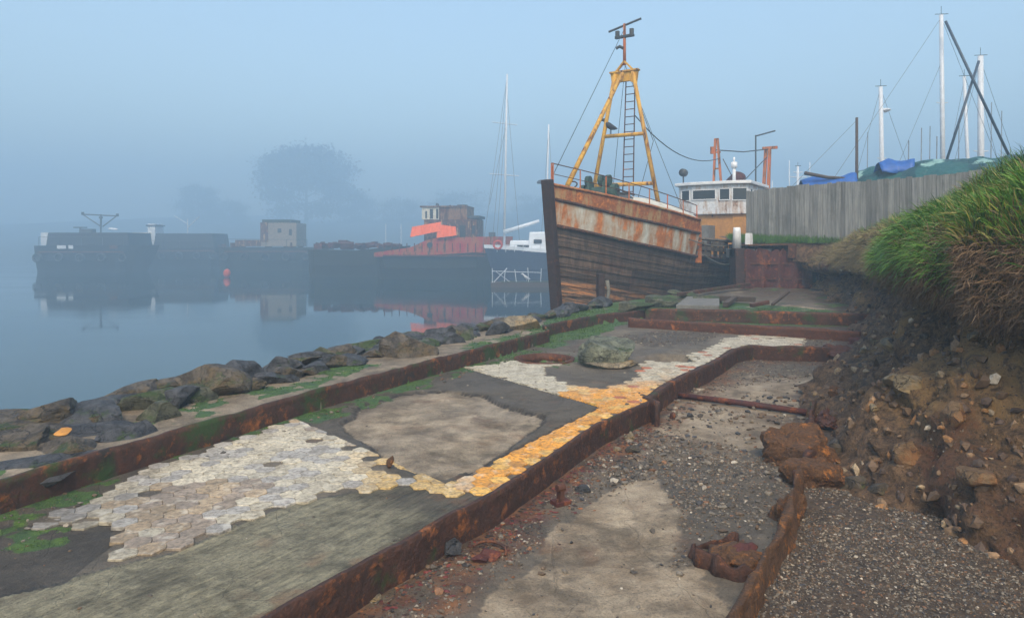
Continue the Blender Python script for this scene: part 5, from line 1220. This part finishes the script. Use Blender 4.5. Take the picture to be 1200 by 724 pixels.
# left barges
def barge(px0, px1, Y, pyt, nm, lb, m='fog_hull', ang=0.0, house=None, zt1=None):
    e = empty('moored_barge', (U((px0+px1)/2, Y), Y+2.5, WQ), ang); tag(e, lb, 'barge', None); L_ = U(px1, Y)-U(px0, Y)
    hull('hull', e, m, L_, 5.5, lz2(pyt, Y), lz2(pyt, Y), lz2(zt1 or pyt, Y), .22, .2, .3, bowround=1.1, rake=1.2)
    for q in range(5):
        x = -L_*.4+L_*.2*q; MB().tube([(x+.38*math.cos(t), -2.86, 1.5+.38*math.sin(t)) for t in np.linspace(0, 6.28, 13)], .13, 6).build('tyre_fender', 'rubber', e)
        MB().tube([(x, -2.6, lz2(pyt, Y)), (x, -2.6, lz2(pyt, Y)+.9)], .03, 4).build('rail_post', 'dark_steel', e)
    MB().tube([(-L_*.4, -2.6, lz2(pyt, Y)+.9), (L_*.4, -2.6, lz2(pyt, Y)+.85)], .02, 4).build('guard_rail', 'dark_steel', e)
    MB().box((0, -2.68, 2.1), (L_*.8, .1, .14)).build('rubbing_strake', 'rust', e)
    r_ = random.Random(int(px0)); b = MB()
    for q in range(7): b.box((r_.uniform(-L_*.4, L_*.4), r_.uniform(-1.5, 1.5), lz2(pyt, Y)+r_.uniform(0, .2)), (r_.uniform(.3, 1.1), .6, r_.uniform(.4, .9)), r_.uniform(0, 3))
    b.build('deck_gear', 'rust', e)
    return e, (lambda px: U(px, Y)-U((px0+px1)/2, Y)), (lambda py: lz2(py, Y))
e, X_, Z_ = barge(34, 158, 70, 288, 'a', 'large dark barge farthest left with a branched mast and three pale patches')
MB().box(((X_(52)+X_(150))/2, 0, (Z_(288)+Z_(272.5))/2), (X_(150)-X_(52), 4.6, Z_(272.5)-Z_(288)), taper=.96).build('superstructure', 'fog_hull', e, bevel=.05)
MB().box((X_(50), 0, Z_(280)), (.8, 4.4, Z_(273)-Z_(288))).build('pale_cabin_side', 'mast_white', e)
b = MB().tube([(X_(101), 0, Z_(273)), (X_(101), 0, Z_(250))], .09, 6).tube([(X_(78), 0, Z_(250)), (X_(121), 0, Z_(252))], .07, 5).tube([(X_(79), 0, Z_(250)), (X_(100), 0, Z_(264))], .06, 5).tube([(X_(120), 0, Z_(252)), (X_(103), 0, Z_(265))], .06, 5)
b.box((X_(79), 0, Z_(249)), (.2, .2, .3)).box((X_(121), 0, Z_(251)), (.2, .2, .3)).box((X_(101), 0, Z_(254)), (.3, .2, .2)); b.build('derrick_mast', 'dark_steel', e)
for px, w_ in ((74, .9), (85, .45)): MB().box((X_(px), -2.76, Z_(289.5)), (w_, .06, .35)).build('pale_patch', 'mast_white', e)
MB().box((X_(135), -2.76, Z_(289.5)), (.8, .06, .35)).build('rusty_patch', 'rust', e)
MB().box((X_(76), 0, Z_(266)), (1.1, .6, .12)).box((X_(85), 0, Z_(270)), (1.3, .8, .4)).tube([(X_(76), 0, Z_(273)), (X_(76), 0, Z_(266))], .08, 5).build('roof_gear', 'dark_steel', e)
MB().rock((X_(120), -.5, Z_(268)), (.6, .4, .2), 3, n=2).build('upturned_dinghy', 'mast_white', e)
e, X_, Z_ = barge(160, 262, 80, 291, 'b', 'second dark barge from the left with a small pale cabin on its left end')
MB().box(((X_(178)+X_(250))/2, 0, (Z_(291)+Z_(273.5))/2), (X_(250)-X_(178), 4.6, Z_(273.5)-Z_(291)), taper=.93).build('superstructure', 'fog_hull', e, bevel=.05)
MB().box((X_(160), -.5, Z_(280)), (2.4, 3.0, 1.5)).build('side_cabin', 'cream_paint', e, bevel=.04); MB().box((X_(172), -.5, Z_(274)), (.9, 2.0, 2.4)).build('wheelhouse', 'mast_white', e, bevel=.04); MB().box((X_(172), -.5, Z_(264)), (1.2, 2.2, .15)).build('roof', 'dark_steel', e)
b = MB().tube([(X_(208), 0, Z_(273)), (X_(208), 0, Z_(256))], .06, 5).tube([(X_(208), 0, Z_(266)), (X_(222), 0, Z_(253))], .05, 4).tube([(X_(208), 0, Z_(262)), (X_(192), 0, Z_(252))], .04, 4); b.build('light_mast', 'mast_white', e)
e, X_, Z_ = barge(252, 372, 74, 290, 'c', 'low barge carrying a square grey and tan cabin, third boat from the left', m='tug_dark')
MB().box(((X_(303)+X_(345))/2, 0, (Z_(289)+Z_(261))/2), (X_(345)-X_(303), 3.6, Z_(261)-Z_(289))).build('cabin', 'cabin_tan', e, bevel=.04)
MB().box((X_(307), -.05, Z_(272)), (X_(312)-X_(303), 3.64, Z_(264)-Z_(287))).build('rust_corner', 'tug_house', e)
MB().box((X_(321), 0, Z_(259.5)), (X_(337)-X_(303), 3.4, .45)).build('roof', 'far_green', e)
wins(e, [(X_(325), -1.83, Z_(270), .4, .45), (X_(338), -1.83, Z_(272), .3, .7)])
MB().box((X_(288), 0, Z_(285)), (3.0, 3.4, .7)).build('tan_superstructure', 'tug_house', e, bevel=.04)
e_ = empty('mooring_buoy', (U(266, 60), 60, WQ)); tag(e_, 'small orange buoy on the water below the third barge', 'buoy'); MB().rock((0, 0, .35), (.3, .3, .4), 2, n=3, cuts=0, rough=0).build('float', 'red_paint', e_, smooth=True); MB().tube([(0, 0, .6), (0, 0, 1.0)], .05, 6).build('top_ring', 'dark_steel', e_)
# small white craft behind the wrecks
for px, lb in ((452, 'faint white cabin boat in the fog behind the wrecked barge'), (470, 'faint white yacht hull just left of the red tug')):
    e = empty('distant_boat', (U(px, 88), 88, WQ)); tag(e, lb, 'boat'); hull('hull', e, 'white_boat', 4.6, 2, .9, .8, 1.3, .5, .1, .2); MB().box((0, 0, 1.4), (1.8, 1.4, 1.0), taper=.8).build('cabin', 'white_boat', e, bevel=.05); MB().tube([(0, 0, 1), (0, 0, 5.5)], .05, 5).build('mast', 'mast_white', e)
# ================================================================ far shore and trees in the fog
rows = []
for i in range(90):
    t = i/89; x = -330+620*t; w1 = 9*math.sin(t*9); hh = 1+.5*float(fbm(x*.012, 4, 0, 1, 4))
    rows.append([(x, 188+w1, WZ-.6), (x, 196+w1, WZ+1.2), (x, 225+w1, 2.0*hh), (x, 262, 6.0*hh), (x, 300, 10.5*hh), (x, 360, 15*hh), (x, 445, 19*hh)])
tag(MB().loft(rows, False, False).build('hills', 'far_green', smooth=True), kind='structure')
plain('leaf', (.05, .065, .03), .8, scale=.6); plain('bark', (.06, .05, .04), .9)
def tree(x, y, z, H, W_, seed, lb, dens=2600, round_=1.0):
    r = np.random.default_rng(seed); e = empty('tree', (x, y, z)); tag(e, lb, 'tree')
    b = MB().tube([(0, 0, -.5), (.2, 0, H*.25), (.1, .1, H*.5), (-.2, 0, H*.8)], .028*H, 7, .006*H); cl = []
    for q in range(15):
        a_ = q*2.4; h = H*(.22+.6*q/15); ln = W_*.5*(1-.5*q/15)*r.uniform(.6, 1); p = (math.cos(a_)*ln, math.sin(a_)*ln, h+ln*.45); b.tube([(.1, 0, h), (p[0]*.5, p[1]*.5, h+ln*.15), p], .010*H, 5, .002*H); cl.append(p)
    b.build('trunk', 'bark', e)
    for _ in range(34):
        hh_ = r.uniform(.22, .93); wr = math.sqrt(max(0, 1-((hh_-.55)/.42)**2))*.40*W_*math.sqrt(r.uniform(.15, 1)); t_ = r.uniform(0, 6.28); cl.append((math.cos(t_)*wr, math.sin(t_)*wr, hh_*H))
    cl = np.array(cl); n = dens
    c_ = cl[r.integers(0, len(cl), n)]; p = c_+r.normal(size=(n, 3))*np.array([W_*.07, W_*.07, H*.045])
    s = r.uniform(.10, .42, n)[:, None]*H/16; a_ = r.normal(size=(n, 3)); a_ /= np.linalg.norm(a_, axis=1)[:, None]; c2 = np.cross(a_, r.normal(size=(n, 3))); c2 /= np.linalg.norm(c2, axis=1)[:, None]
    V = np.stack([p-a_*s, p+c2*s*.6, p+a_*s, p-c2*s*.6], 1).reshape(-1, 3); npmesh('crown', V, np.arange(4*n).reshape(-1, 4), 'leaf', smooth=False, parent=e)
for (px, pyt, Y, wpx, lb) in [(358, 172, 118, 125, 'largest rounded tree, a faint shape in the fog behind the square cabin'), (232, 215, 126, 60, 'faint small tree in the fog above the second barge'), (270, 232, 128, 50, 'low faint tree between the second and third barges'), (470, 232, 122, 70, 'faint dark tree in the fog left of the tug wheelhouse'), (415, 220, 130, 60, 'tall thin tree fading into fog right of the largest tree'), (540, 225, 124, 90, 'broad faint tree in the fog behind the tug'), (628, 228, 126, 70, 'faint tree in the fog between the ketch masts')]:
    tree(U(px, Y), Y, 3.2, Zp(pyt, Y)-3.2, (wpx)*Y/FP, int(px), lb, 16000 if wpx > 100 else 7000)

for o in list(bpy.data.objects):
    if o.parent is None and o.name.split('.')[0] in ('red_tug', 'wrecked_barge', 'ketch', 'pontoon', 'seagull', 'moored_barge', 'mooring_buoy', 'distant_boat', 'tree'):
        FAR = 3.8/3 if o.name[:4] != 'tree' else 2.5
        x, y, z = o.location; o.location = (x*FAR, y*FAR, (z-CAMH)*FAR+CAMH); o.scale = (FAR,)*3
